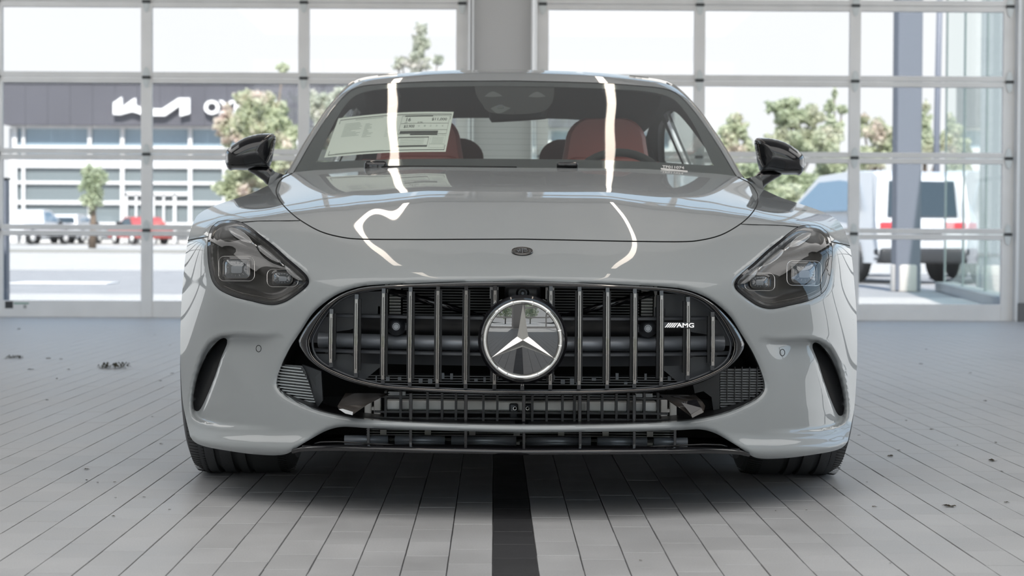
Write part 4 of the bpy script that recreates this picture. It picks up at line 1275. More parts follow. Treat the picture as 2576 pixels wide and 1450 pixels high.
# body-side edge of the mouth, lined black
q_ = pO[6:-2]; yy = body_y(q_)
vs = []; fs = []
for s in (1, -1):
    b0 = len(vs); n = len(q_)
    for (u, v_), y in zip(q_, yy): p = loc(s * u, v_, y); vs.append((p.x, p.y + 0.030, p.z))
    for (u, v_), y in zip(q_, yy): p = loc(s * u * .985, v_, y); vs.append((p.x * .985, p.y + 0.16, p.z))
    for k in range(n - 1): fs.append((b0 + k, b0 + k + 1, b0 + n + k + 1, b0 + n + k))
mk('mouth_rim', vs, fs, M['black'], car, True)

# ---------------------------------------------------------------- splitter and lowest intake
def lower_liner():
    m_ = MB().box(-.56, .56, 4.98 - AX, 5.0 - AX, .17, .27)
    m_.build('intake_liner', M['cavity'], car)
lower_liner()
zp = L(1318, 1113.5, 4.76).z
for x0, x1 in ((-.445, -.335), (-.318, -.192), (-.176, -.012), (.012, .176), (.192, .318), (.335, .42)):
    MB().tube([(x0, 4.80 - AX, zp), (x1, 4.80 - AX, zp)], 0.011, 12).build('oil_line', M['tube'], car, True)
for px in (925, 1033, 1171.7, 1317.5, 1458.5, 1595.5, 1700):
    v = L(px, 1110, 4.72); zt_, zb_ = L(px, 1078, 4.72).z, L(px, 1137, 4.72).z
    MB().box(v.x - .0035, v.x + .0035, 4.69 - AX + .35 * v.x ** 2, 4.85 - AX, zb_, zt_ + .01, .001).build('intake_rib', M['gloss_black'], car)
fins('intake_fin', -.40, .40, L(1318, 1098, 4.95).z, L(1318, 1080, 4.95).z, 4.95 - AX, 0.0065, M['fin'])
for k in range(20):
    x = -.36 + k * .038
    if k % 3 == 0: MB().box(x, x + .016, 4.88 - AX, 4.89 - AX, L(1318, 1097, 4.88).z, L(1318, 1084, 4.88).z).build('intake_clip', M['silver'], car)
SPL = [(735, 1134), (757, 1129), (790, 1127.5), (846, 1127), (932, 1129), (1031, 1131.5), (1180, 1134), (1318, 1136.5)]
def spl_ring(dy_, dz_, Yoff):
    out = []
    for px, py in SPL:
        U, V = uv(px, py, 4.7); U = abs(U); Y = float(YF0(U, V)[0]) + Yoff
        out.append((U * Y / FPX, Y - AX + dy_, CH + V * Y / FPX + dz_))
    out[-1] = (0, out[-1][1], out[-1][2])
    return out
rings = [spl_ring(0.25, 0.002, -0.03), spl_ring(0.03, 0.004, -0.03), spl_ring(0.0, 0.0, -0.035), spl_ring(0.002, -0.007, -0.035), spl_ring(0.02, -0.011, -0.03), spl_ring(0.30, -0.012, -0.03)]
vs = []; fs = []; n = len(SPL)
for s in (1, -1):
    b0 = len(vs)
    for r_ in rings: vs += [(s * x, y, z) for x, y, z in r_]
    for i in range(len(rings) - 1):
        for k in range(n - 1):
            f = (b0 + i * n + k, b0 + i * n + k + 1, b0 + (i + 1) * n + k + 1, b0 + (i + 1) * n + k); fs.append(f)
mk('splitter', vs, fs, M['gloss_black'], car, True)
sp2 = []
for px, py in [(784, 1126), (800, 1121.5), (846, 1119), (932, 1121), (1031, 1124), (1180, 1127), (1318, 1129.5)]:
    v = L(px, py, 4.70); sp2.append((abs(v.x), 4.69 - AX + .35 * v.x ** 2, v.z))
sp2[-1] = (0, sp2[-1][1], sp2[-1][2])
MB().tube(sp2 + [(-x, y, z) for x, y, z in sp2[::-1][1:]], 0.0022, 6).build('splitter_bead', M['gloss_black'], car, True)
# vents: dark bowl behind each
for s in (-1, 1):
    Pv, Tv = mesh2d(inset(pV, -1.0), [], [], 9)
    yv = body_y(Pv) + 0.010 + 0.055 * np.clip((pV[:, 0].max() - Pv[:, 0]) / 60.0, 0, 1)
    surf('vent_liner', Pv, Tv, yv, M['black'], car, lip=0.0, mirror=False, side=s)
    # parking sensor dots
    u, v_ = sym([(651, 877.5)])[0]; Y = float(body_y(np.array([[u, v_]]))[0])
    c = loc(s * u, v_, Y)
    dY = [(float(body_y(np.array([[u + 3, v_]]))[0]) - float(body_y(np.array([[u - 3, v_]]))[0]))]
    n = 24; pts = []
    for k in range(n):
        t = 2 * math.pi * k / n; uu, vv = u + 6.3 * math.cos(t), v_ + 8.3 * math.sin(t)
        yk = float(body_y(np.array([[uu, vv]]))[0]); pts.append(loc(s * uu, vv, yk - 0.0003))
    MB().tube(pts, 0.0009, 5, closed=True).build('parking_sensor', M['cavity'], car)
# ================================================================ HEADLAMPS
hU = sym([(x, y) for x, y in HEAD])
def hl_y(P): return YF0(P[:, 0], P[:, 1])
pH1 = inset(pH, 3.0)      # lens edge
pHi = inset(pH, 8.0)      # inner edge of the black border
def hpt(px, py, dy, s):
    """left-lamp photo pixel, pushed dy behind the cover -> mirrored local point"""
    Y = 5.1
    for _ in range(4):
        U, V = uv(px, py, Y); Y = float(YF0(abs(U), V)[0]) + dy
    p = loc(abs(U), V, Y); return Vector((s * p.x, p.y, p.z))
def hpoly(name, pts, dy, mat, parent, s, dome=0.0, closed=True, th=0.0):
    """filled shape given in left-lamp pixels; domes towards the viewer"""
    q = catmull(pts, 3.0, True) if len(pts) > 4 else np.array(pts, float)
    Pm, Tm = mesh2d(q if area(q) > 0 else q[::-1], [], [], 5)
    dd = dist(Pm, q, True); mx = max(dd.max(), 1)
    vs = [hpt(p[0], p[1], dy - dome * (1 - (1 - d / mx) ** 2), s) for p, d in zip(Pm, dd)]
    return mk(name, vs, Tm.tolist(), mat, parent, True)
def rrect(cx, cy, hw, hh, r, n=5):
    P = []
    for sx_, sy_, a0_ in ((1, 1, 0), (-1, 1, 90), (-1, -1, 180), (1, -1, 270)):
        for k in range(n):
            t = R(a0_ + 90 * k / (n - 1)); P.append((cx + sx_ * (hw - r) + r * math.cos(t), cy + sy_ * (hh - r) + r * math.sin(t)))
    return P
PET = [[(574, 576), (583, 573.5), (598, 577), (614, 586), (627, 598), (635, 611), (627, 611), (611, 607), (594, 597), (581, 586)],
       [(647, 620), (655, 617.5), (668, 623), (684, 634), (697, 647), (706, 660), (698, 660), (684, 654), (668, 643), (655, 632)],
       [(714, 669), (721, 667), (733, 674), (747, 686), (761, 704), (752, 705), (738, 698), (724, 685)]]
for s in (-1, 1):
    head = surf('headlamp', *mesh2d(pH, [pHi], [], 6), 0, M['gloss_black'], car, lip=0) if False else None
    Pb, Tb = mesh2d(inset(pH, 1.2), [pHi], [], 5)
    head = surf('headlamp', Pb, Tb, hl_y(Pb) + 0.0015, M['gloss_black'], car, lip=0.03, mirror=False, side=s)
    Pl, Tl = mesh2d(inset(pH, 6.5), [], [], 7)
    surf('lens_cover', Pl, Tl, hl_y(Pl) + 0.0012, M['lens'], head, lip=0, mirror=False, side=s)
    Pk, Tk = mesh2d(inset(pH, 7.0), [], [], 6)
    ci = Pk.mean(0); dd = dist(Pk, inset(pH, 7.0), True)
    # stepped bezel: upper shelf proud, lower pocket deep
    fold = np.array(sym([(540, 618), (575, 617), (610, 630), (650, 640), (690, 652), (725, 680), (765, 712)]))
    up = pip(Pk, np.array(list(fold) + [tuple(p) for p in sym([(800, 640), (640, 540), (500, 540)])]))
    df = dist(Pk, fold)
    yk = hl_y(Pk) + 0.018 + 0.055 * sm(dd / 22.0) - np.where(up, 0.030 * sm(df / 8.0), 0.0)
    surf('bezel', Pk, Tk, yk, M['bucket'], head, lip=0, mirror=False, side=s)
    for (cx_, cy_, hw, hh, ow, oh) in ((595.2, 676.5, 33, 24, 45, 31), (711, 700, 24, 15.5, 39, 22)):
        sc_ = [hpt(x, y, 0.028, s) for x, y in rrect(cx_, cy_, ow, oh, 14)]
        ring_ = MB().tube([p for p in sc_ if True], 0.0011, 6, closed=True).build('light_ring', M['chrome'], head, True)
        hpoly('projector_surround', rrect(cx_, cy_, hw + 5, hh + 5, 14), 0.040, M['gloss_black'], head, s, 0.004)
        hpoly('projector', rrect(cx_, cy_, hw, hh, 12), 0.030, M['optic'], head, s, 0.016)
        MB().tube([hpt(x, y, 0.029, s) for x, y in rrect(cx_, cy_, hw + .5, hh + .5, 12)], 0.0009, 6, closed=True).build('projector_ring', M['dark_chrome'], head, True)
        tk = MB()
        for a in range(0, 360, 24):
            c_, s_ = math.cos(R(a)), math.sin(R(a))
            tk.tube([hpt(cx_ + c_ * hw * .62, cy_ + s_ * hh * .62, 0.016, s), hpt(cx_ + c_ * hw * .82, cy_ + s_ * hh * .82, 0.019, s)], 0.0005, 4)
        tk.build('lens_mark', M['petal'], head)
        hpoly('lens_core', rrect(cx_, cy_ + 2, hw * .42, hh * .38, 4), 0.013, M['sensor'], head, s, 0.002)
    for P_ in PET:
        pe = hpoly('light_blade', P_, 0.022, M['petal'], head, s, 0.010)
        MB().tube([hpt(x, y, 0.021, s) for x, y in P_], 0.0008, 5, closed=True).build('blade_rim', M['chrome'], head, True)
    for (a, b_) in (((636, 612), (646, 620)), ((706, 661), (714, 669))):
        MB().tube([hpt(*a, 0.018, s), hpt(*b_, 0.018, s)], 0.0026, 6).build('blade_link', M['chrome'], head, True)
    MB().tube([hpt(x, y, 0.014, s) for x, y in catmull([(560, 718), (600, 735), (650, 746), (692, 752), (730, 735), (757, 715)], 6)], 0.0009, 5).build('bezel_line', M['dark_chrome'], head, True)

# ================================================================ TYRES AND WHEELS
def wheel(x, w0, wd=0.292, Rr=0.345, front=True):
    s = 1 if x > 0 else -1
    hw = wd / 2
    t = [( -hw + .012, .245), (-hw, .27), (-hw - .004, .30), (-hw + .006, .326), (-hw + .028, .3395), (-hw + .05, .3437)]
    grooves = [s * g for g in (-.027, .012, .060, .102)]; grooves.sort(); gw = .0078
    prof = [(r_, a) for a, r_ in t]
    prof = [(p[0], p[1]) for p in prof]
    for g in grooves:
        prof += [(Rr, g - gw), (Rr - .009, g - gw + .001), (Rr - .009, g + gw - .001), (Rr, g + gw)]
    prof += [(r_, -a) for a, r_ in t[::-1]]
    ez = 0.0028 * (1 if x > 0 else -1)
    c = (x, w0, Rr - 0.0015 + ez)
    ty = MB().lathe(prof, c, 'X', 120)
    # squash the contact patch
    ty.v = [(a, b_, max(z, ez + 0.0005)) for a, b_, z in ty.v]
    tyre = ty.build('tyre', M['rubber'], car, True); autosmooth(tyre, 28)
    sp_ = MB()
    for k in range(150):
        t0 = 2 * math.pi * k / 150
        for a, b_ in ((-hw + .012, -hw + .052), (hw - .052, hw - .012)):
            p0 = (c[0] + a, c[1] + (Rr - .006) * math.cos(t0), c[2] + (Rr - .006) * math.sin(t0)); p1 = (c[0] + b_, c[1] + Rr * math.cos(t0 + .012), c[2] + Rr * math.sin(t0 + .012))
            sp_.tube([p0, p1], 0.0009, 3, False)
    o = sp_.build('tread_sipe', M['groove'], tyre); o['kind'] = 'stuff'
    rim = MB().lathe([(.245, -hw + .012), (.255, -hw + .01), (.235, -hw + .03), (.225, 0), (.235, hw - .03), (.255, hw - .01), (.245, hw - .012)], c, 'X', 60).build('rim', M['gloss_black'], car, True)
    sk = MB(); xo = x + s * (hw - .035)
    for k in range(10):
        t0 = 2 * math.pi * k / 10
        sk.tube([(xo, c[1] + .04 * math.cos(t0), c[2] + .04 * math.sin(t0)), (xo + s * .01, c[1] + .235 * math.cos(t0), c[2] + .235 * math.sin(t0))], [0.016, 0.012], 8)
    sk.lathe([(.065, -.02), (.065, .012), (.03, .02), (0, .02)] if s > 0 else [(.065, .02), (.065, -.012), (.03, -.02), (0, -.02)], (xo, c[1], c[2]), 'X', 24)
    sk.build('spokes', M['gloss_black'], rim, True)
    MB().lathe([(.19, -.014), (.19, .014), (.05, .014), (.05, -.014)], (x, c[1], c[2]), 'X', 40).build('brake_disc', M['silver'], car, True)
for w0, xx in ((0.0, 0.790), (2.70, 0.818)):
    for s in (-1, 1): wheel(s * xx, w0)

# ================================================================ MIRRORS
def inflate(name, outline, Y, bulge, back, mat, parent, s, step=5, yoff=None, power=0.5):
    q = catmull([(abs(uv(px, py, Y)[0]), uv(px, py, Y)[1]) for px, py in outline], step * .7, True)
    if area(q) < 0: q = q[::-1]
    Pm, Tm = mesh2d(q, [], [], step)
    dd = dist(Pm, q, True); mx = dd.max()
    h = (1 - (1 - np.clip(dd / (mx * .9), 0, 1)) ** 2) ** power
    vs = []; n = len(Pm)
    for sg, amp in ((-1, bulge), (1, back)):
        for p, hh in zip(Pm, h):
            Yk = Y + sg * amp * hh
            v = loc(p[0], p[1], Y); vs.append((s * v.x, v.y + sg * amp * hh, v.z))
    T = Tm.tolist(); fs = [t if s > 0 else t[::-1] for t in T] + [[i + n for i in (t[::-1] if s > 0 else t)] for t in T]
    o = mk(name, vs, fs, mat, parent, True)
    bm = bmesh.new(); bm.from_mesh(o.data); bmesh.ops.remove_doubles(bm, verts=bm.verts[:], dist=1e-4); bm.to_mesh(o.data); bm.free()
    o.data.polygons.foreach_set('use_smooth', [True] * len(o.data.polygons))
    return o
MIR = [(567, 400), (567, 390), (570, 380), (578, 370.5), (592, 360.5), (612, 348.5), (637, 340), (662, 336.3), (683, 336.3), (691, 340), (694, 350), (690, 374), (685, 400), (677, 422), (655, 423), (622, 428), (590, 427.5), (579, 429.5), (571, 421), (567.5, 410)]
STK = [(624, 427), (655, 418), (677, 420), (692, 433), (707, 445), (697, 451), (675, 466), (661, 454), (643, 441)]
for s in (-1, 1):
    mi = inflate('door_mirror', MIR, 6.72, 0.085, 0.045, M['gloss_black'], car, s, 4)
    inflate('mirror_stalk', STK, 6.72, 0.022, 0.03, M['gloss_black'], mi, s, 4)
    a = [(578, 425), (600, 424.5), (625, 424)]
    q_ = []
    for px, py in [(572, 413), (590, 417), (625, 418), (655, 415)]:
        U, V = uv(px, py, 6.66); v = loc(s * abs(U), V, 6.66); q_.append(v)
    MB().tube(q_, 0.0012, 5).build('mirror_seam', M['cavity'], mi)
    U, V = uv(694, 410, 6.62)

# ================================================================ CABIN
# dashboard, cowl
dsh = []; fs = []
xs_ = np.linspace(-.74, .74, 25)
for x in xs_:
    u = abs(x) / .74
    dsh += [(x, 6.52 - AX + .22 * u * u, .900), (x, 6.75 - AX + .12 * u * u, .937 - .008 * u), (x, 7.00 - AX, .950 - .008 * u), (x, 7.12 - AX, .935), (x, 7.16 - AX, .80)]
for i in range(24):
    for k in range(4): fs.append((i * 5 + k, i * 5 + k + 1, i * 5 + 6 + k, i * 5 + 5 + k))
dash = mk('dashboard', dsh, fs, M['inner'], car, True)
MB().box(-.10, .10, 6.90 - AX, 6.98 - AX, .945, .955, .004).build('dashboard_speaker', M['dark_grey'], dash)
MB().box(-.74, .74, 6.9 - AX, 9.0 - AX, .30, .34).build('cabin_floor', M['inner'], car)
for s in (-1, 1):
    MB().box(s * .745, s * .775, 6.95 - AX, 8.7 - AX, .34, .935, .01).build('door_card', M['inner'], car)
    MB().box(s * .72, s * .748, 7.2 - AX, 8.0 - AX, .80, .90, .01).build('door_armrest', M['red_dark'], car)
# front seats
def seat(s, head_w=.155):
    x = s * .37
    t = MB(); prof = []
    def slab(mb, y, cx_, w_bot, w_top, z0, z1, th, lean=0.0, r=.06):
        n = 14; P = []
        P.append((-w_bot, z0)); 
        for k in range(n + 1):
            a = math.pi * (1 - k / n); P.append(((w_top - r) * (1 if math.cos(a) > 0 else -1) + r * math.cos(a), z1 - r + r * math.sin(a)))
        P.append((w_bot, z0))
        m2 = len(P); vs = []
        for dy, sc_ in ((-th / 2, .90), (-th / 4, 1.0), (th / 4, 1.0), (th / 2, .92)):
            for a, b_ in P: vs.append((cx_ + a * sc_, y + dy + lean * (b_ - z0), z0 + (b_ - z0) * (1 - (1 - sc_) * .25)))
        F = [tuple(range(m2)), tuple(range(3 * m2, 4 * m2))[::-1]]
        for i in range(3):
            for k in range(m2): F.append((i * m2 + k, i * m2 + (k + 1) % m2, (i + 1) * m2 + (k + 1) % m2, (i + 1) * m2 + k))
        mb.add(vs, F)
    a = MB(); slab(a, 7.50 - AX, x, .25, .20, .55, 1.02, .13, .25, .09)
    st_ = a.build('seat', M['red'], car, True); autosmooth(st_, 50)
    b_ = MB(); slab(b_, 7.62 - AX, x, .185, .160, .93, 1.173, .11, .08, .10)
    hr = b_.build('headrest', M['red'], st_, True); autosmooth(hr, 50)
    MB().box(x - .25, x + .25, 7.0 - AX, 7.5 - AX, .48, .62, .06).build('seat_cushion', M['red'], st_, True)
for s in (-1, 1): seat(s)
# rear seats and shelf
for s in (-1, 1):
    x = s * .30
    m_ = MB(); P = [(-.19, .80)]
    for k in range(15):
        a = math.pi * (1 - k / 14); P.append((.08 * (1 if math.cos(a) > 0 else -1) + .10 * math.cos(a) , 1.035 + .085 * math.sin(a)))
    P.append((.19, .80)); n = len(P)
    vs = [(x + a, 8.25 - AX + d, z) for d in (0, .14) for a, z in P]
    m_.add(vs, [tuple(range(n)), tuple(range(n, 2 * n))[::-1]] + [(i, (i + 1) % n, n + (i + 1) % n, n + i) for i in range(n)])
    autosmooth(m_.build('rear_seat', M['red_dark'], car, True), 50)
MB().box(-.66, .66, 8.40 - AX, 8.72 - AX, 1.00, 1.032, .01).build('parcel_shelf', M['red'], car)
# steering wheel
cw = L(1560, 503, 7.0)
n = 40; ring_ = []
for k in range(n):
    t = 2 * math.pi * k / n; ring_.append(Vector((cw.x + .19 * math.cos(t), 7.0 - AX + .19 * math.sin(t) * .38, cw.z + .19 * math.sin(t) * .93)))
sw = MB().tube(ring_, .0155, 10, closed=True).build('steering_wheel', M['inner'], car, True)
MB().lathe([(.07, .02), (.07, -.01), (.04, -.03), (0, -.03)], (cw.x, 7.0 - AX, cw.z), 'Y', 24).build('steering_hub', M['inner'], sw, True)
MB().box(cw.x - .18, cw.x + .18, 7.0 - AX, 7.02 - AX, cw.z - .015, cw.z + .015).build('steering_spoke', M['inner'], sw)
# inner mirror and its sensor cover
def Lg(px, py, dy=0.012):          # photo pixel on the glass, dy behind it
    Y = 7.2
    for _ in range(4):
        U, V = uv(px, py, Y); Y = float(YG(U, V)[0]) + dy
    return loc(U, V, Y)
def gpoly(name, pts, mat, dy=0.012, parent=None, step=8, sharp=()):
    q = catmull(pts, step, True, sharp); q = q if area(q) > 0 else q[::-1]
    Pm, Tm = mesh2d(q, [], [], step * 1.3)
    return mk(name, [Lg(a, b_, dy) for a, b_ in Pm], [t[::-1] for t in Tm.tolist()], mat, parent or car, True)
cov = gpoly('sensor_cover', [(1194, 203), (1195, 225), (1200, 243), (1214, 264), (1230, 282), (1290, 288), (1360, 282), (1384, 266), (1393, 245), (1395, 203)], M['inner'], 0.012, None, 10, (0, 9))
M['cover_window'] = pm('sensor window', (0.10, 0.105, 0.105), 0.5)
gpoly('sensor_window', [(1219, 243), (1228, 235), (1240, 230), (1253, 235), (1264, 242), (1240, 244)], M['cover_window'], 0.0105, cov, 4, (0, 4))
gpoly('sensor_window', [(1329, 243.5), (1338, 236), (1350, 231), (1362, 235), (1373, 243), (1350, 245)], M['cover_window'], 0.0105, cov, 4, (0, 4))
gpoly('sensor_window', [(1234, 273), (1246, 267), (1260, 265), (1285, 272), (1262, 284), (1248, 284)], M['cover_window'], 0.0105, cov, 4, (0, 3))
v = Lg(1259, 271.5, 0.008); MB().tube([v + Vector((a * .011, 0, b_ * .010)) for a, b_ in ((-.7, -1), (.7, -1), (1, -.6), (1, .6), (.7, 1), (-.7, 1), (-1, .6), (-1, -.6))], 0.0012, 5, closed=True).build('rain_sensor', M['sensor'], cov)
MQ = [(1231, 268), (1231, 300), (1236, 307), (1250, 308), (1362, 301), (1373, 296), (1376, 270), (1370, 262), (1300, 262), (1240, 262)]
q = catmull([(L(a, b_, 7.42).x, L(a, b_, 7.42).z) for a, b_ in MQ], .01, True)
q = q if area(q) > 0 else q[::-1]
m_ = MB(); n = len(q); cx_, cz_ = q[:, 0].mean(), q[:, 1].mean()
vs = []
for d_, sc_ in ((-.030, .80), (-.022, .94), (-.008, 1.0), (.010, .98)): vs += [(cx_ + (a - cx_) * sc_, 7.42 - AX + d_, cz_ + (b_ - cz_) * sc_) for a, b_ in q]
fs = [tuple(range(n)), tuple(range(3 * n, 4 * n))[::-1]] + [(i * n + k, i * n + (k + 1) % n, (i + 1) * n + (k + 1) % n, (i + 1) * n + k) for i in range(3) for k in range(n)]
autosmooth(m_.add(vs, fs).build('rear_view_mirror', M['inner'], car, True), 50)
# window sticker behind the glass
q = [(851.4, 297.9), (1141.5, 281.5), (1121, 382), (815.4, 397)]
def stk(u, v, dy=0.010):           # u right, v down
    a = (1 - u) * q[0][0] + u * q[1][0]; b_ = (1 - u) * q[0][1] + u * q[1][1]
    c = (1 - u) * q[3][0] + u * q[2][0]; d = (1 - u) * q[3][1] + u * q[2][1]
    px, py = a + (c - a) * v, b_ + (d - b_) * v
    py -= 6.0 * math.sin(math.pi * u) * (1 - .2 * v)
    return Lg(px, py, dy)
q = [tuple(map(float, p)) for p in q]
NU, NV = 24, 6
vs = [stk(i / NU, j / NV) for j in range(NV + 1) for i in range(NU + 1)]
fs = [(j * (NU + 1) + i, j * (NU + 1) + i + 1, (j + 1) * (NU + 1) + i + 1, (j + 1) * (NU + 1) + i)[::-1] for j in range(NV) for i in range(NU)]
stick = mk('window_sticker', vs, fs, M['paper'], car, True)
ink = MB(); soft = MB(); IV = 0.0085
def bar_(mb, u0, v0, u1, v1, n=8):
    for k in range(n):
        a, b_ = u0 + (u1 - u0) * k / n, u0 + (u1 - u0) * (k + 1) / n
        mb.add([stk(a, v0, IV), stk(b_, v0, IV), stk(b_, v1, IV), stk(a, v1, IV)], [(3, 2, 1, 0)])
def frame_(mb, u0, v0, u1, v1, wu=.0022, wv=.010):
    bar_(mb, u0, v0, u1, v0 + wv, 14); bar_(mb, u0, v1 - wv, u1, v1, 14); bar_(mb, u0, v0, u0 + wu, v1, 1); bar_(mb, u1 - wu, v0, u1, v1, 1)
frame_(ink, .025, .05, .985, .955, .0035, .016)
frame_(ink, .565, .09, .975, .55, .0018, .008)
bar_(ink, .59, .085, .83, .115); bar_(ink, .565, .28, .975, .288); bar_(ink, .565, .44, .975, .448)
bar_(ink, .578, .47, .90, .535); bar_(ink, .67, .54, .90, .58)
frame_(ink, .578, .62, .835, .93 - .06, .0025, .022)
bar_(ink, .578, .83, .835, .872)
frame_(soft, .85, .58, .975, .90, .0018, .008)
bar_(soft, .85, .80, .975, .81)
random.seed(5)
for k in range(11):
    v0 = .17 + k * .032; bar_(soft, .08, v0, .08 + random.uniform(.07, .16), v0 + .011, 4)
for k in range(12):
    v0 = .22 + k * .03; bar_(soft, .26, v0, .26 + random.uniform(.03, .09), v0 + .010, 3)
for k in range(9): bar_(soft, .45, .17 + k * .05, .45 + random.uniform(.01, .03), .18 + k * .05, 2)
bar_(soft, .16, .085, .40, .105); bar_(soft, .08, .92, .48, .93)
for k in range(4): bar_(soft, .60, .67 + k * .04, .80, .68 + k * .04)
for k in range(5): bar_(soft, .865, .63 + k * .035, .96, .64 + k * .035)
def stext(txt, u0, v0, u1, v1, mb):
    tv_, tf_ = text_geo(txt, 1.0, 0, 0.01)
    xs2 = [p[0] for p in tv_]; ys2 = [p[1] for p in tv_]; a0_, a1_, b0_, b1_ = min(xs2), max(xs2), min(ys2), max(ys2)
    mb.add([stk(u0 + (u1 - u0) * (p[0] - a0_) / (a1_ - a0_), v1 - (v1 - v0) * (p[1] - b0_) / (b1_ - b0_), IV) for p in tv_], [f[::-1] for f in tf_])
stext('16', .607, .14, .645, .23, ink); stext('$11,000', .825, .15, .955, .225, ink); stext('$3,900', .60, .32, .69, .40, ink)
stext('5.9', .60, .245, .62, .275, ink); stext('$1,900', .71, .245, .75, .275, ink)
for k in range(5): stext(str(k), .72 + k * .05, .33, .735 + k * .05, .37, soft)
ink.build('sticker_print', M['ink'], stick); soft.build('sticker_fine_print', M['ink_soft'], stick)
# identification strip at the foot of the glass, right side
idp = MB().add([Lg(1663, 427, -.002), Lg(1731, 434, -.002), Lg(1729, 429.5, -.002), Lg(1662, 422.5, -.002)], [(0, 1, 2, 3)]).build('identification_label', M['white'], car)
tv_, tf_ = text_geo('TF011074', 1.0, 0, 0.03)
xs2 = [p[0] for p in tv_]; ys2 = [p[1] for p in tv_]; a0_, a1_, b0_, b1_ = min(xs2), max(xs2), min(ys2), max(ys2)
def idt(p):
    u = (p[0] - a0_) / (a1_ - a0_); v = (p[1] - b0_) / (b1_ - b0_)
    return Lg(1666 + 55 * u, 428 - 7 * v - 1.2 + 3.2 * u - 4, -.003)
mk('label_text', [idt(p) for p in tv_], tf_, M['white'], idp)
# wiper pivots and arm at the foot of the glass
c = Lg(946, 418, -.010)
wp = MB().box(c.x - .040, c.x + .040, c.y - .02, c.y + .03, c.z - .022, c.z + .018, .012).build('wiper_pivot', M['gloss_black'], car, True)
autosmooth(wp, 60)
wa = [Lg(960, 421, -.006), Lg(1050, 420, -.006), Lg(1180, 420, -.006), Lg(1300, 421, -.006)]
MB().tube(wa, [.006, .005, .004, .003], 6).build('wiper_arm', M['black'], wp, True)
c = Lg(1427, 415, -.006)
wq = MB().box(c.x - .036, c.x + .036, c.y - .015, c.y + .02, c.z - .008, c.z + .008, .006).build('washer_nozzle', M['gloss_black'], car, True)
# cowl panel between bonnet and glass
cp = []
for u, v_ in ((0, 166), (150, 166), (300, 165), (430, 161), (530, 153), (570, 150)): cp.append((u, v_))
vs = []; fs = []
xs3 = np.linspace(-560, 560, 41)
for u in xs3:
    a = abs(u); vA = 176 - 14 * (a / 560) ** 2; YA = 6.42 + .24 * (a / 560) ** 2
    p = loc(u, vA - 14, YA); vs.append((p.x, p.y, p.z)); p = loc(u, vA - 2, YA + .14); vs.append((p.x, p.y, p.z))
for i in range(40): fs.append((2 * i, 2 * i + 1, 2 * i + 3, 2 * i + 2))
mk('cowl_panel', vs, fs, M['black'], car, True)
# ================================================================ OUTSIDE
M['concrete'] = pm('sunlit concrete', (0.42, 0.41, 0.39), 0.85, noise=(1.2, 0.08, 5))
M['asphalt'] = pm('asphalt', (0.27, 0.27, 0.272), 0.9, noise=(2.5, 0.10, 6))
M['kerb'] = pm('kerb', (0.26, 0.26, 0.25), 0.9)
def gz(Y):                          # the ground rises gently towards the far lot
    if Y < 42: return -0.03
    return -0.03 + 0.40 * min(1, (Y - 42) / 68.0) + max(0, Y - 110) * 0.002
def strip(name, y0, y1, x0, x1, mat, dz=0.0, n=6):
    vs = []; fs = []
    for i in range(n + 1):
        y = y0 + (y1 - y0) * i / n
        vs += [(x0, y, gz(y) + dz), (x1, y, gz(y) + dz)]
    for i in range(n): fs.append((2 * i, 2 * i + 1, 2 * i + 3, 2 * i + 2))
    o = mk(name, vs, fs, mat); o['kind'] = 'structure'
    return o
strip('driveway', DY + 0.3, 24.2, -40, 60, M['concrete'], 0.0)
strip('street', 24.2, 42.5, -120, 120, M['asphalt'], -0.01)
strip('street_median', 42.5, 69, -120, 120, M['concrete'], 0.0)
strip('far_street', 69, 76, -120, 120, M['asphalt'], 0.0)
strip('parking_lot', 76, 400, -300, 300, M['concrete'], 0.0)
strip('forecourt', -60, YF - 0.2, -40, 40, M['concrete'], 0.0)
def thing(name, label, cat, loc_, rz=0.0, group=None):
    t = empty(name, loc_, rz); return tag(t, label, cat, group)
def side_strip(nm, x0, x1, y0, y1, mat):
    o = mk(nm, [(x0, y0, -.03), (x1, y0, -.03), (x1, y1, -.03), (x0, y1, -.03)], [(0, 1, 2, 3)], mat); o['kind'] = 'structure'
side_strip('side_yard', X1 + .2, 60, -60, DY + .3, M['concrete']); side_strip('side_yard', -60, X0 - .2, -60, DY + .3, M['concrete'])
# kerb of the median and white lane marks
mbk = MB().box(-60, 60, 69.0, 69.5, gz(69), gz(69) + .13); tag(mbk.build('kerb', M['kerb']), kind='structure')
M['mark'] = pm('lane paint', (0.75, 0.75, 0.74), 0.8)
g = ground(165, 712, -.03)
tag(MB().box(g.x - .75, g.x + .75, g.y - .5, g.y + .5, -.035, -.022).build('road_marking', M['mark']), 'white paint dash on the street beyond the left door', 'road marking')

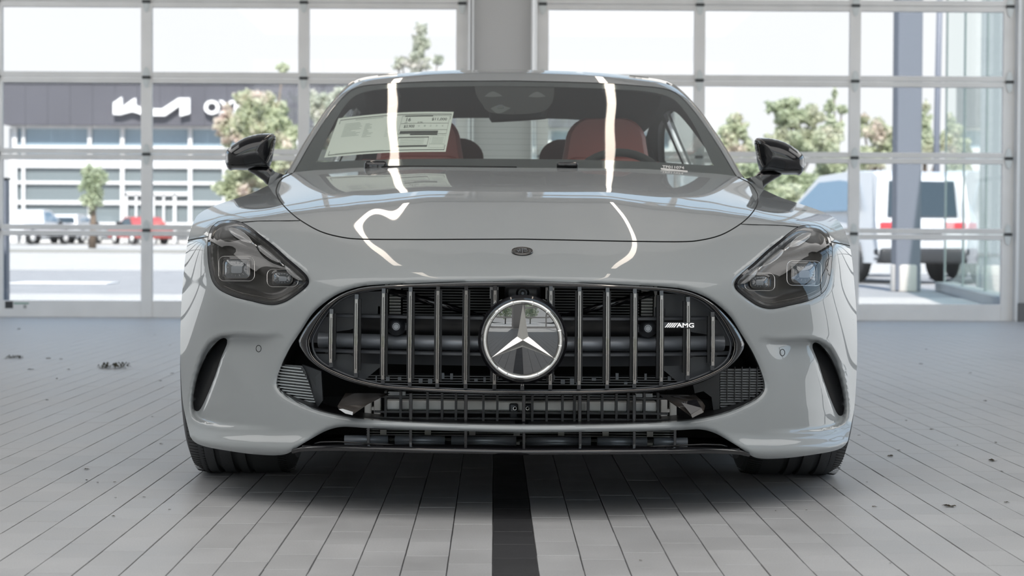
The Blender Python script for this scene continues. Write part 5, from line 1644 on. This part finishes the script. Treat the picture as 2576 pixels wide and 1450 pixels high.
# ---------------------------------------------------------------- dealership across the street
BY = 112.0
def bx(px): return at(px, 600, BY).x
def bz(py): a, b_ = ray(200, py); return CH + b_ * BY
M['fascia'] = pm('dark fascia panel', (0.085, 0.085, 0.10), 0.5, noise=(0.3, 0.06, 3))
M['bwhite'] = pm('white facade frame', (0.62, 0.62, 0.62), 0.6)
M['bglass'] = pm('showroom glass', (0.16, 0.19, 0.20), 0.08, 0.0, coat=0.6)
M['bglass_hi'] = pm('upper showroom glass', (0.22, 0.30, 0.36), 0.10, coat=0.6)
M['letter'] = pm('white sign letters', (0.86, 0.86, 0.86), 0.5)
XL, XR = bx(18), bx(1690)
bld = thing('dealership_building', 'showroom building across the street with dark sign band over white framed glazing', 'building', ((XL + XR) / 2, BY, gz(BY)))
def bl_(mb, nm, mat, par=None, kind=None):
    o0 = bld.location
    mb.v = [(x - o0.x, y - o0.y, z - o0.z) for x, y, z in mb.v]
    o = mb.build(nm, mat, bld if par is None else par)
    if kind: o['kind'] = kind
    return o
g0 = gz(BY)
zt, zb_ = bz(212), bz(317)
npan = 30
for k in range(npan):
    a, b_ = XL + (XR - XL) * k / npan, XL + (XR - XL) * (k + 1) / npan
    bl_(MB().box(a + .006, b_ - .006, BY - .9, BY + 8, zb_, zt), 'fascia_panel', M['fascia'])
bl_(MB().box(XL, XR, BY + .5, BY + 20, g0, zb_ - .1), 'rear_wall', M['bwhite'])
bl_(MB().box(XL - .1, XR + .1, BY - 1.0, BY + 8.1, zt, zt + .22), 'coping', M['bwhite'])
wx0 = bx(40)
for nm, ya, yb_ in (('beam', 317, 324), ('beam', 367, 378), ('beam', 404, 423), ('transom', 456, 464), ('transom', 505, 515), ('beam', 559, 566)):
    bl_(MB().box(wx0, XR, BY - .25, BY + .1, bz(yb_), bz(ya)), nm, M['bwhite'])
vx = [40, 62, 228, 310, 480, 566, 660, 750, 840, 930, 1020, 1110, 1200, 1290, 1380, 1480, 1580, 1685]
for i, px in enumerate(vx):
    w_ = 12 if i == 0 else (8 if i == 1 else 10)
    bl_(MB().box(bx(px - w_ / 2), bx(px + w_ / 2), BY - .3, BY + .1, g0, zb_), 'pier', M['bwhite'])
rows_ = [(324, 367, 'bglass_hi'), (378, 404, 'bglass_hi'), (423, 456, 'bglass'), (464, 505, 'bglass'), (515, 559, 'bglass')]
for i in range(len(vx) - 1):
    for ya, yb_, mt in rows_:
        bl_(MB().box(bx(vx[i] + 4), bx(vx[i + 1] - 4), BY - .05, BY + .05, bz(yb_), bz(ya)), 'pane', M[mt])
dz_ = MB()
for a, b_ in ((318, 324), (343, 348), (372, 378), (384, 392), (438, 446), (412, 417)): dz_.box(bx(a), bx(b_), BY - .4, BY - .1, g0, bz(487))
dz_.box(bx(318), bx(476), BY - .4, BY - .1, bz(492), bz(482))
bl_(dz_, 'entrance_frame', M['bwhite'])
# sign: angular joined letters, then the place name
def poly_sign(pts, nm):
    P = [(bx(a), bz(b_)) for a, b_ in pts]
    m_ = MB().prism(P, lambda a, b_, d: (a, BY - 1.0 - d, b_), -.1, .25)
    bl_(m_, nm, M['letter'])
poly_sign([(295, 291), (295, 262), (317, 247), (318, 272), (345, 252), (352, 250), (352, 286), (340, 284), (312, 292)], 'sign_letter')
poly_sign([(345, 252), (370, 252), (352, 287), (340, 285)], 'sign_letter') if False else None
poly_sign([(318, 272), (347, 252), (357, 252), (357, 291), (341, 286), (318, 291)], 'sign_letter') if False else None
poly_sign([(352, 250), (364, 250), (378, 262), (389, 248), (389, 291), (371, 291), (352, 272)], 'sign_letter') if False else None
poly_sign([(386, 294), (386, 276), (417, 276), (458, 249), (486, 249), (486, 288), (461, 295), (461, 268), (424, 294)], 'sign_letter')
poly_sign([(352, 286), (352, 268), (386, 279), (386, 294), (372, 294)], 'sign_letter')
tv_, tf_ = text_geo('OXNARD', 1.0, 0.08, 0.035)
tx = [p[0] for p in tv_]; tz = [p[1] for p in tv_]
a0_, a1_, b0_, b1_ = min(tx), max(tx), min(tz), max(tz)
X0t, X1t, Z0t, Z1t = bx(521), bx(728), bz(290), bz(254)
m_ = MB(); m_.add([(X0t + (p[0] - a0_) / (a1_ - a0_) * (X1t - X0t), BY - 1.1 - p[2] * 2, Z0t + (p[1] - b0_) / (b1_ - b0_) * (Z1t - Z0t)) for p in tv_], tf_)
bl_(m_, 'sign_text', M['letter'])

# ---------------------------------------------------------------- trees
def leafmat(nm, a, b_, c, sc=1.6):
    m = pm(nm, a, 0.7); nt = m.node_tree; bs = nt.nodes['Principled BSDF']
    t = nt.nodes.new('ShaderNodeTexCoord'); n = nt.nodes.new('ShaderNodeTexNoise'); n.inputs['Scale'].default_value = sc; n.inputs['Detail'].default_value = 3
    r_ = nt.nodes.new('ShaderNodeValToRGB'); nt.links.new(t.outputs['Object'], n.inputs['Vector']); nt.links.new(n.outputs['Fac'], r_.inputs[0]); nt.links.new(r_.outputs[0], bs.inputs['Base Color'])
    el = r_.color_ramp.elements; el[0].position = .38; el[0].color = (*a, 1); el[1].position = .66; el[1].color = (*c, 1); k = el.new(.52); k.color = (*b_, 1)
    tl = nt.nodes.new('ShaderNodeBsdfTranslucent'); mx = nt.nodes.new('ShaderNodeMixShader'); mx.inputs[0].default_value = 0.45
    nt.links.new(r_.outputs[0], tl.inputs[0]); nt.links.new(bs.outputs[0], mx.inputs[1]); nt.links.new(tl.outputs[0], mx.inputs[2])
    nt.links.new(mx.outputs[0], nt.nodes['Material Output'].inputs[0])
    return m
M['leaf1'] = leafmat('pale green and pink foliage', (0.46, 0.50, 0.33), (0.58, 0.61, 0.44), (0.74, 0.62, 0.56), 0.9)
M['leaf2'] = leafmat('pale green foliage', (0.44, 0.50, 0.34), (0.57, 0.61, 0.45), (0.66, 0.64, 0.52), 0.5)
M['leaf3'] = leafmat('grey green foliage', (0.50, 0.53, 0.44), (0.58, 0.60, 0.50), (0.64, 0.59, 0.56), 0.8)
M['bark'] = pm('bark', (0.16, 0.12, 0.09), 0.9)
def tree(name, label, px, top, base_py, Y, lobes, mat, n=2600, leaf=0.16, group=None, cat='tree', trunk=True):
    """lobes: (px, py, rx, ry) ellipses of the crown in photo pixels at depth Y"""
    X = at(px, 600, Y).x; g = gz(Y)
    t = thing(name, label, cat, (X, Y, g), 0, group)
    vs = []; fs = []
    tot = sum(rx * ry for _, _, rx, ry in lobes)
    for lx, ly, rx, ry in lobes:
        c = at(lx, ly, Y); a, b_ = rx * Y / FPX, ry * Y / FPX
        for _ in range(int(2.2 * n * rx * ry / tot) + 8):
            v = rng.normal(size=3); v /= np.linalg.norm(v); r_ = rng.random() ** 0.35 * (0.8 + 0.35 * math.sin(5 * v[0] + lx) * math.cos(4 * v[2] + ly))
            p = np.array([c.x + v[0] * a * r_ - X, c.y + v[1] * a * r_ - Y, c.z + v[2] * b_ * r_ - g])
            q1 = rng.normal(size=3); q1 /= np.linalg.norm(q1); q2 = np.cross(q1, rng.normal(size=3)); q2 /= np.linalg.norm(q2)
            s_ = leaf * .62 * (0.6 + rng.random() * .8); k = len(vs)
            vs += [tuple(p + q1 * s_), tuple(p + q2 * s_ * .6), tuple(p - q1 * s_), tuple(p - q2 * s_ * .6)]
            fs.append((k, k + 1, k + 2, k + 3))
    cr_ = mk('foliage', vs, fs, mat, t); cr_['kind'] = 'stuff'
    if trunk:
        top_c = at(lobes[0][0], lobes[0][1], Y)
        base = Vector((0, 0, 0)); head = Vector((top_c.x - X, 0, top_c.z - g))
        tb = MB().tube([base, base.lerp(head, .4) + Vector((.05, 0, 0)), head], [.13 * Y / 60, .10 * Y / 60, .04 * Y / 60], 8)
        for lx, ly, rx, ry in lobes[1:]:
            c = at(lx, ly, Y); tb.tube([base.lerp(head, .45), Vector((c.x - X, 0, c.z - g))], [.06 * Y / 60, .02 * Y / 60], 6)
        tb.build('trunk', M['bark'], t, True)
    return t
tree('street_tree', 'leafy pale green and pink tree in front of the dark sign band', 680, 215, 600, 62, [(665, 290, 72, 75), (628, 262, 40, 42), (625, 330, 60, 60), (700, 350, 70, 70), (570, 320, 38, 55), (650, 420, 90, 60), (600, 480, 60, 50), (720, 480, 60, 60), (712, 172, 20, 14)], M['leaf1'], 9000, .15)
tree('street_tree', 'leafy tree seen just left of the windshield pillar', 830, 225, 600, 66, [(830, 300, 55, 75), (795, 260, 30, 35), (800, 400, 45, 70), (860, 240, 40, 25)], M['leaf3'], 4500, .15)
tree('tall_tree', 'tall thin tree with sparse tufts above the car roof at left', 1060, 60, 600, 60, [(1056, 110, 26, 40), (1060, 72, 18, 16), (1052, 160, 44, 30), (1010, 155, 20, 14), (1102, 150, 16, 16), (1055, 230, 50, 50), (1000, 168, 18, 8)], M['leaf3'], 2300, .10)
tree('young_tree', 'small young tree in front of the showroom glazing', 232, 410, 600, 84, [(232, 455, 40, 38), (235, 500, 34, 40), (220, 430, 20, 18), (256, 440, 18, 14)], M['leaf2'], 1100, .13)
rt = [(1795, 1850, [(1850, 330, 42, 42), (1850, 300, 22, 20), (1820, 370, 40, 40), (1880, 380, 40, 30), (1850, 430, 60, 50)], 'round pale tree beside the windshield pillar at right', 'leaf1', 70, 3200),
      (1990, 1990, [(1990, 300, 50, 35), (1990, 262, 26, 20), (1950, 270, 30, 18), (2040, 290, 40, 35), (1990, 360, 75, 50), (2060, 360, 60, 50), (1940, 360, 30, 30), (1990, 470, 90, 55)], 'broad pale green tree with peaks over the right door mirror', 'leaf2', 74, 7500),
      (2095, 2095, [(2095, 330, 38, 45), (2088, 268, 16, 22), (2118, 275, 16, 14), (2090, 420, 50, 60), (2080, 500, 60, 40), (2100, 235, 8, 14)], 'pale tree rising just left of the door post beside the parked vehicle', 'leaf2', 76, 3400),
      (2200, 2200, [(2200, 330, 55, 35), (2170, 300, 22, 18), (2230, 350, 40, 40), (2190, 400, 60, 40)], 'pinkish pale tree between the door post and the grey pillar', 'leaf1', 90, 2800),
      (2325, 2325, [(2325, 320, 26, 50), (2330, 270, 14, 18), (2330, 370, 40, 40), (2370, 360, 26, 30)], 'narrow olive tree just right of the grey pillar', 'leaf2', 90, 2200),
      (1915, 1915, [(1905, 440, 60, 45), (1960, 500, 80, 40), (2040, 520, 70, 30), (1840, 470, 50, 40)], 'low hedge like shrubs below the right door mirror', 'leaf2', 66, 4200)]
for _, px, lob, lab, mt, Y, n in rt: tree('roadside_tree' if 'shrub' not in lab else 'roadside_shrub', lab, px, 0, 0, Y, lob, M[mt], n, .14, cat='tree' if 'shrub' not in lab else 'shrub', trunk=True)
lobR = [(2395, 470, 30, 30), (2440, 465, 40, 30)]

# ---------------------------------------------------------------- vehicles
M['car_white'] = pm('white car paint', (0.62, 0.64, 0.66), 0.3, coat=0.8)
M['car_red'] = pm('red car paint', (0.42, 0.06, 0.05), 0.3, coat=0.8)
M['car_glass'] = pm('dark car glass', (0.035, 0.05, 0.06), 0.06, coat=0.5)
M['car_glass_blue'] = pm('blue grey car glass', (0.16, 0.24, 0.32), 0.06, coat=0.5)
M['car_black'] = pm('dark car trim', (0.03, 0.032, 0.035), 0.5)
M['tail'] = pm('red lamp glass', (0.55, 0.05, 0.06), 0.2, coat=0.6)
def vehicle(name, label, loc_, rz, Lg_, W, H, kind, paint, detail=False):
    """x forward; kind: suv / pickup / sedan"""
    t = thing(name, label, 'car', loc_, rz)
    h = Lg_ / 2; hw = W / 2; zb = .34
    if kind == 'suv':
        body = [(-h, .45), (-h - .02, .75), (-h + .03, 1.08), (-h + .30, H - .13), (-h + .55, H - .02), (-h + 1.4, H), (h - 2.7, H - .05), (h - 1.85, 1.20), (h - .35, 1.08), (h - .03, .85), (h, .5), (h - .1, zb), (-h + .1, zb)]
        belt = 1.12; glass = [(-h + .95, H - .22), (-h + .75, 1.24), (h - 2.02, 1.24), (h - 2.78, H - .18), (-h + 1.6, H - .16)]
    elif kind == 'pickup':
        body = [(-h, .6), (-h, 1.10), (-h + 1.85, 1.12), (-h + 1.95, 1.15), (-h + 2.15, H - .05), (-h + 2.5, H), (h - 2.2, H - .03), (h - 1.45, 1.20), (h - .2, 1.08), (h, .9), (h, .55), (h - .1, .45), (-h + .1, .45)]
        belt = 1.2; glass = [(-h + 2.15, 1.2), (-h + 2.3, H - .15), (h - 2.3, H - .14), (h - 1.65, 1.2)]
    else:
        body = [(-h, .5), (-h, .92), (-h + .75, 1.0), (-h + 1.35, H - .03), (-h + 2.0, H), (h - 2.0, H - .05), (h - 1.25, .98), (h - .2, .82), (h, .65), (h - .05, .35), (-h + .1, .32)]
        belt = 1.0; glass = [(-h + 1.0, 1.02), (-h + 1.45, H - .1), (h - 2.1, H - .12), (h - 1.4, 1.02)]
    n = len(body); vs = []; fs = []
    lay = [(-hw + .0, 0), (-hw, 1), (hw, 1), (hw, 0)]
    def yy(z, s): return s * (hw - (max(0, z - belt) * .30 if z > belt else 0) - (.05 if z < .5 else 0))
    for s, c in ((-1, .0), (-1, 1), (1, 1), (1, 0)):
        for x, z in body:
            if c == 0: vs.append((x * .985, yy(z, s) * 1.0, z * .985 + .01))
            else: vs.append((x, yy(z, s) * .90, z))
    fs = [tuple(range(n)), tuple(range(3 * n, 4 * n))[::-1]]
    for i in range(3):
        for k in range(n): fs.append((i * n + k, i * n + (k + 1) % n, (i + 1) * n + (k + 1) % n, (i + 1) * n + k))
    b_ = MB().add(vs, fs).build('body', paint, t, True); autosmooth(b_, 32)
    wr = .40 if kind != 'sedan' else .33
    for s in (-1, 1):
        gp = [(x, yy(z, s) + s * .012, z) for x, z in glass]
        mk('side_window', gp + [(x, y - s * .03, z) for x, y, z in gp], [tuple(range(len(gp))), tuple(range(len(gp), 2 * len(gp)))[::-1]] + [(i, (i + 1) % len(gp), len(gp) + (i + 1) % len(gp), len(gp) + i) for i in range(len(gp))], M['car_glass_blue'] if detail else M['car_glass'], t)
        for xw in (-h + .95, h - .95):
            MB().lathe([(.0, .11), (wr * .6, .115), (wr * .62, .12), (wr * .97, .12), (wr, .08), (wr, -.1), (0, -.1)] if s > 0 else [(.0, -.11), (wr * .6, -.115), (wr * .62, -.12), (wr * .97, -.12), (wr, -.08), (wr, .1), (0, .1)], (xw, s * (hw - .12), wr), 'Y', 24).build('wheel', M['car_black'], t, True)
            MB().lathe([(wr * .6, .0), (wr * .55, s * .02), (.05, s * .025), (0, s * .02)], (xw, s * (hw - .12) + s * .115, wr), 'Y', 18).build('rim', M['silver'], t, True)
        MB().box(h - 1.75, h - 1.60, s * (hw - .02), s * (hw + .20), 1.05, 1.24, .04).build('door_mirror', M['car_black'], t, True)
        MB().box(-h - .03, -h + .10, s * (hw - .50), s * (hw - .06), .88, 1.04, .03).build('tail_lamp', M['tail'], t, True)
    zc_ = H - .18
    if kind == 'suv':
        MB().add([(-h + .02, -.80, 1.14), (-h + .02, .80, 1.14), (-h + .24, .64, H - .20), (-h + .24, -.64, H - .20), (-h + .06, -.80, 1.14), (-h + .06, .80, 1.14), (-h + .28, .64, H - .20), (-h + .28, -.64, H - .20)], [(0, 1, 2, 3), (7, 6, 5, 4), (0, 4, 5, 1), (1, 5, 6, 2), (2, 6, 7, 3), (3, 7, 4, 0)]).build('rear_window', M['car_glass'], t)
        MB().box(-h - .03, -h + .02, -.26, .26, .74, .87, .01).build('number_plate', M['car_black'], t)
        MB().box(-h - .07, -h + .25, -hw + .05, hw - .05, .34, .60, .05).build('rear_bumper', M['car_black'], t, True)
    return t
g_ = ground(2330, 712, -.03)
vehicle('sport_utility_vehicle', 'large white sport utility vehicle parked behind the grey pillar outside the right door', (6.55, 34.9, -.03), R(110), 5.1, 2.02, 1.95, 'suv', M['car_white'], True)
vehicle('pickup_truck', 'white pickup truck parked in front of the showroom at left', (at(84, 600, 102).x, 102, gz(102)), R(72), 5.2, 2.0, 1.85, 'pickup', M['car_white'], True)
vehicle('parked_car', 'pale parked car just right of the white pickup', (at(192, 600, 109).x, 109, gz(109)), R(80), 4.4, 1.85, 1.65, 'suv', M['car_white'], True)
vehicle('parked_car', 'red parked car in front of the showroom entrance', (at(352, 600, 104).x, 104, gz(104)), R(125), 4.2, 2.0, 1.5, 'sedan', M['car_red'])
vehicle('parked_car', 'white car outside right door seen over the front fender', (at(2000, 600, 40).x, 40, -.03), R(170), 4.4, 1.9, 1.52, 'sedan', M['car_white'])

# ---------------------------------------------------------------- pillar, pole, post, glazed wall
M['pillar'] = pm('grey painted steel', (0.15, 0.165, 0.20), 0.5)
M['sleeve'] = pm('concrete sleeve', (0.50, 0.48, 0.45), 0.8)
PY = 27.5
xa, xb = at(2248, 600, PY).x, at(2310, 600, PY).x
pt = thing('pillar', 'thick grey square canopy pillar outside the right door', 'pillar', ((xa + xb) / 2, PY, -.03))
hw = (xb - xa) / 2
MB().box(-hw, hw, -hw, hw, 0, 6.5, .02).build('shaft', M['pillar'], pt)
MB().lathe([(hw * 1.22, 0), (hw * 1.22, .36), (hw * 1.16, .38), (0, .38)], (0, 0, 0), 'Z', 32).build('base_sleeve', M['sleeve'], pt, True)
sl = thing('lamp_pole', 'thin dark grey pole right of the thick square pillar', 'pole', (at(2358, 600, 36).x, 36, -.03))
MB().tube([(-.03, 0, 0), (-.03, 0, 3), (.02, 0, 7)], [.062, .060, .050], 12).build('shaft', M['pillar'], sl, True)
MB().lathe([(.12, 0), (.12, .04), (.07, .06)], (-.03, 0, 0), 'Z', 16).build('base_plate', M['pillar'], sl)
bx0, bx1 = at(-14, 600, 20.5).x, at(20, 600, 20.5).x
bp = thing('post', 'dark grey box post at the left edge outside the left door', 'post', ((bx0 + bx1) / 2, 20.5, -.03))
MB().box(-(bx1 - bx0) / 2, (bx1 - bx0) / 2, -.08, .08, 0, 1.33, .01).build('post_box', M['pillar'], bp)
MB().box(-(bx1 - bx0) / 2 - .01, (bx1 - bx0) / 2 + .01, -.09, .09, 1.33, 1.35).build('post_cap', M['car_black'], bp)
# glazed showroom wall running back from the right door
M['wall_glass'] = glass('green tinted storefront glass', (0.66, 0.78, 0.74), 1.6)
A_, B_ = Vector((6.63, 28.0, 0)), Vector((5.14, 17.6, 0))
gw = thing('glazed_wall', 'green tinted storefront glazing seen edge on at the far right', 'glass wall', (0, 0, -.03))
M['mull'] = pm('storefront mullion', (0.30, 0.34, 0.33), 0.5)
n = 4
for k in range(n):
    p, q_ = A_.lerp(B_, k / n), A_.lerp(B_, (k + 1) / n)
    mk('glass_panel', [(p.x, p.y, .12), (q_.x, q_.y, .12), (q_.x, q_.y, 5.2), (p.x, p.y, 5.2)], [(0, 1, 2, 3)], M['wall_glass'], gw)
for k in range(n + 1):
    p = A_.lerp(B_, k / n)
    MB().box(p.x - .012, p.x + .012, p.y - .02, p.y + .02, 0, 5.2).build('mullion', M['mull'], gw)
d_ = (B_ - A_).normalized(); nn = Vector((-d_.y, d_.x, 0)) * .14
mk('sill', [A_ + nn, B_ + nn, B_ - nn, A_ - nn] + [v + Vector((0, 0, .12)) for v in (A_ + nn, B_ + nn, B_ - nn, A_ - nn)], [(4, 5, 6, 7), (0, 1, 5, 4), (1, 2, 6, 5), (2, 3, 7, 6), (3, 0, 4, 7)], M['concrete'], gw)

# what stands outside the front doors (mirrored in the badge and the paint)
for i, (x, y) in enumerate(((-6.5, -24), (-3.0, -27), (2.2, -30), (7.5, -26))):
    X = x; vs = []; fs = []
    t = thing('forecourt_tree', ['leafy tree mirrored at the left of the badge', 'second leafy tree mirrored in the badge', 'third leafy tree behind the camera', 'fourth leafy tree behind the camera'][i], 'tree', (x, y, -.03))
    for _ in range(900):
        v = rng.normal(size=3); v /= np.linalg.norm(v); r_ = rng.random() ** .4
        p = np.array([v[0] * 1.9 * r_, v[1] * 1.9 * r_, 3.0 + v[2] * 2.1 * r_]); q1 = rng.normal(size=3); q1 /= np.linalg.norm(q1); q2 = np.cross(q1, rng.normal(size=3)); q2 /= np.linalg.norm(q2); k = len(vs)
        vs += [tuple(p + q1 * .2), tuple(p + q2 * .12), tuple(p - q1 * .2), tuple(p - q2 * .12)]; fs.append((k, k + 1, k + 2, k + 3))
    f_ = mk('foliage', vs, fs, M['leaf2'], t); f_['kind'] = 'stuff'
    MB().tube([(0, 0, 0), (.05, 0, 2.4)], [.13, .07], 8).build('trunk', M['bark'], t, True)

# ---------------------------------------------------------------- litter on the floor
M['dry_leaf'] = pm('dry brown leaf', (0.10, 0.085, 0.06), 0.9)
M['twig'] = pm('dry grass clump', (0.05, 0.047, 0.03), 0.95)
def litter(px, py, wpx, name, label, mat, cat='leaf', group=None, hgt=.35, seed=0):
    g = ground(px, py, 0.0); r_ = random.Random(seed); a = wpx / 2 * g.y / FPX
    t = MB()
    nb = 6 if name == 'dry_leaf' else 60
    for k in range(nb):
        x = r_.uniform(-1, 1) * a * (.85 if nb > 6 else .45); y = r_.uniform(-.5, .5) * a * (1.2 if nb > 6 else .8); th = r_.uniform(0, 6.28)
        l_ = a * (r_.uniform(.12, .3) if nb > 6 else r_.uniform(.4, .8)); w_ = l_ * (.22 if nb > 6 else .45); z = .0012 + r_.uniform(0, a * (.22 if nb < 7 else .34))
        dx_, dy_ = math.cos(th) * l_, math.sin(th) * l_; wx, wy = -math.sin(th) * w_, math.cos(th) * w_
        t.add([(x - dx_, y - dy_, .0012), (x - wx, y - wy, z), (x + dx_, y + dy_, .0012 + z * .4), (x + wx, y + wy, z * 1.2)], [(0, 1, 2, 3)])
    o = t.build(name, mat); o.location = (g.x, g.y, 0.0005)
    tag(o, label, cat, group)
litter(36, 903, 46, 'grass_clump', 'dark dry grass clump near the left door, leftmost on the floor', M['twig'], 'debris', seed=1)
litter(288, 928, 82, 'grass_clump', 'long dark dry grass clump on the floor left of the car', M['twig'], 'debris', seed=2)
litter(2390, 1276, 38, 'dry_leaf', 'largest dry brown leaf on the tiles at the lower right', M['dry_leaf'], seed=3)
litter(405, 1118, 15, 'dry_leaf', 'small dark leaf just left of the front left tyre', M['dry_leaf'], seed=4)
litter(216, 1182, 22, 'dry_leaf', 'small flat leaf on the tiles left of the tyre', M['dry_leaf'], seed=5)
for k, (px, py, w_) in enumerate([(143, 954, 12), (78, 931, 20), (120, 903, 18), (153, 905, 14), (118, 1008, 12), (173, 931, 14), (46, 829, 16), (388, 843, 9), (432, 941, 14), (405, 960, 16), (427, 870, 9), (384, 1050, 8), (291, 1254, 8), (217, 1210, 12), (288, 1215, 12), (427, 1284, 10), (285, 1301, 14), (246, 1216, 10), (364, 1253, 12),
                                    (2478, 1010, 18), (2316, 917, 12), (2345, 1082, 14), (2240, 1149, 26), (2262, 1135, 14), (2160, 1097, 10), (2200, 1277, 16), (2495, 1161, 34), (2520, 1188, 10), (2410, 1122, 10), (2532, 1266, 18), (2180, 1215, 8), (2330, 880, 10), (2440, 940, 12), (2280, 1060, 10), (2028, 1286, 8), (1612, 1413, 12), (1950, 1287, 8), (2240, 1420, 8), (2505, 1115, 12)]):
    side_ = 'left' if px < 1288 else 'right'
    far_ = 'far tiles towards the %s garage door' % side_ if py < 975 else ('tiles beside the %s front tyre' % side_ if py < 1190 else 'near tiles in front of the car, %s side' % side_)
    litter(px, py, w_, 'dry_leaf', 'small dry leaf scrap on the ' + far_, M['dry_leaf'], group='small leaf scraps on the ' + far_, seed=20 + k)
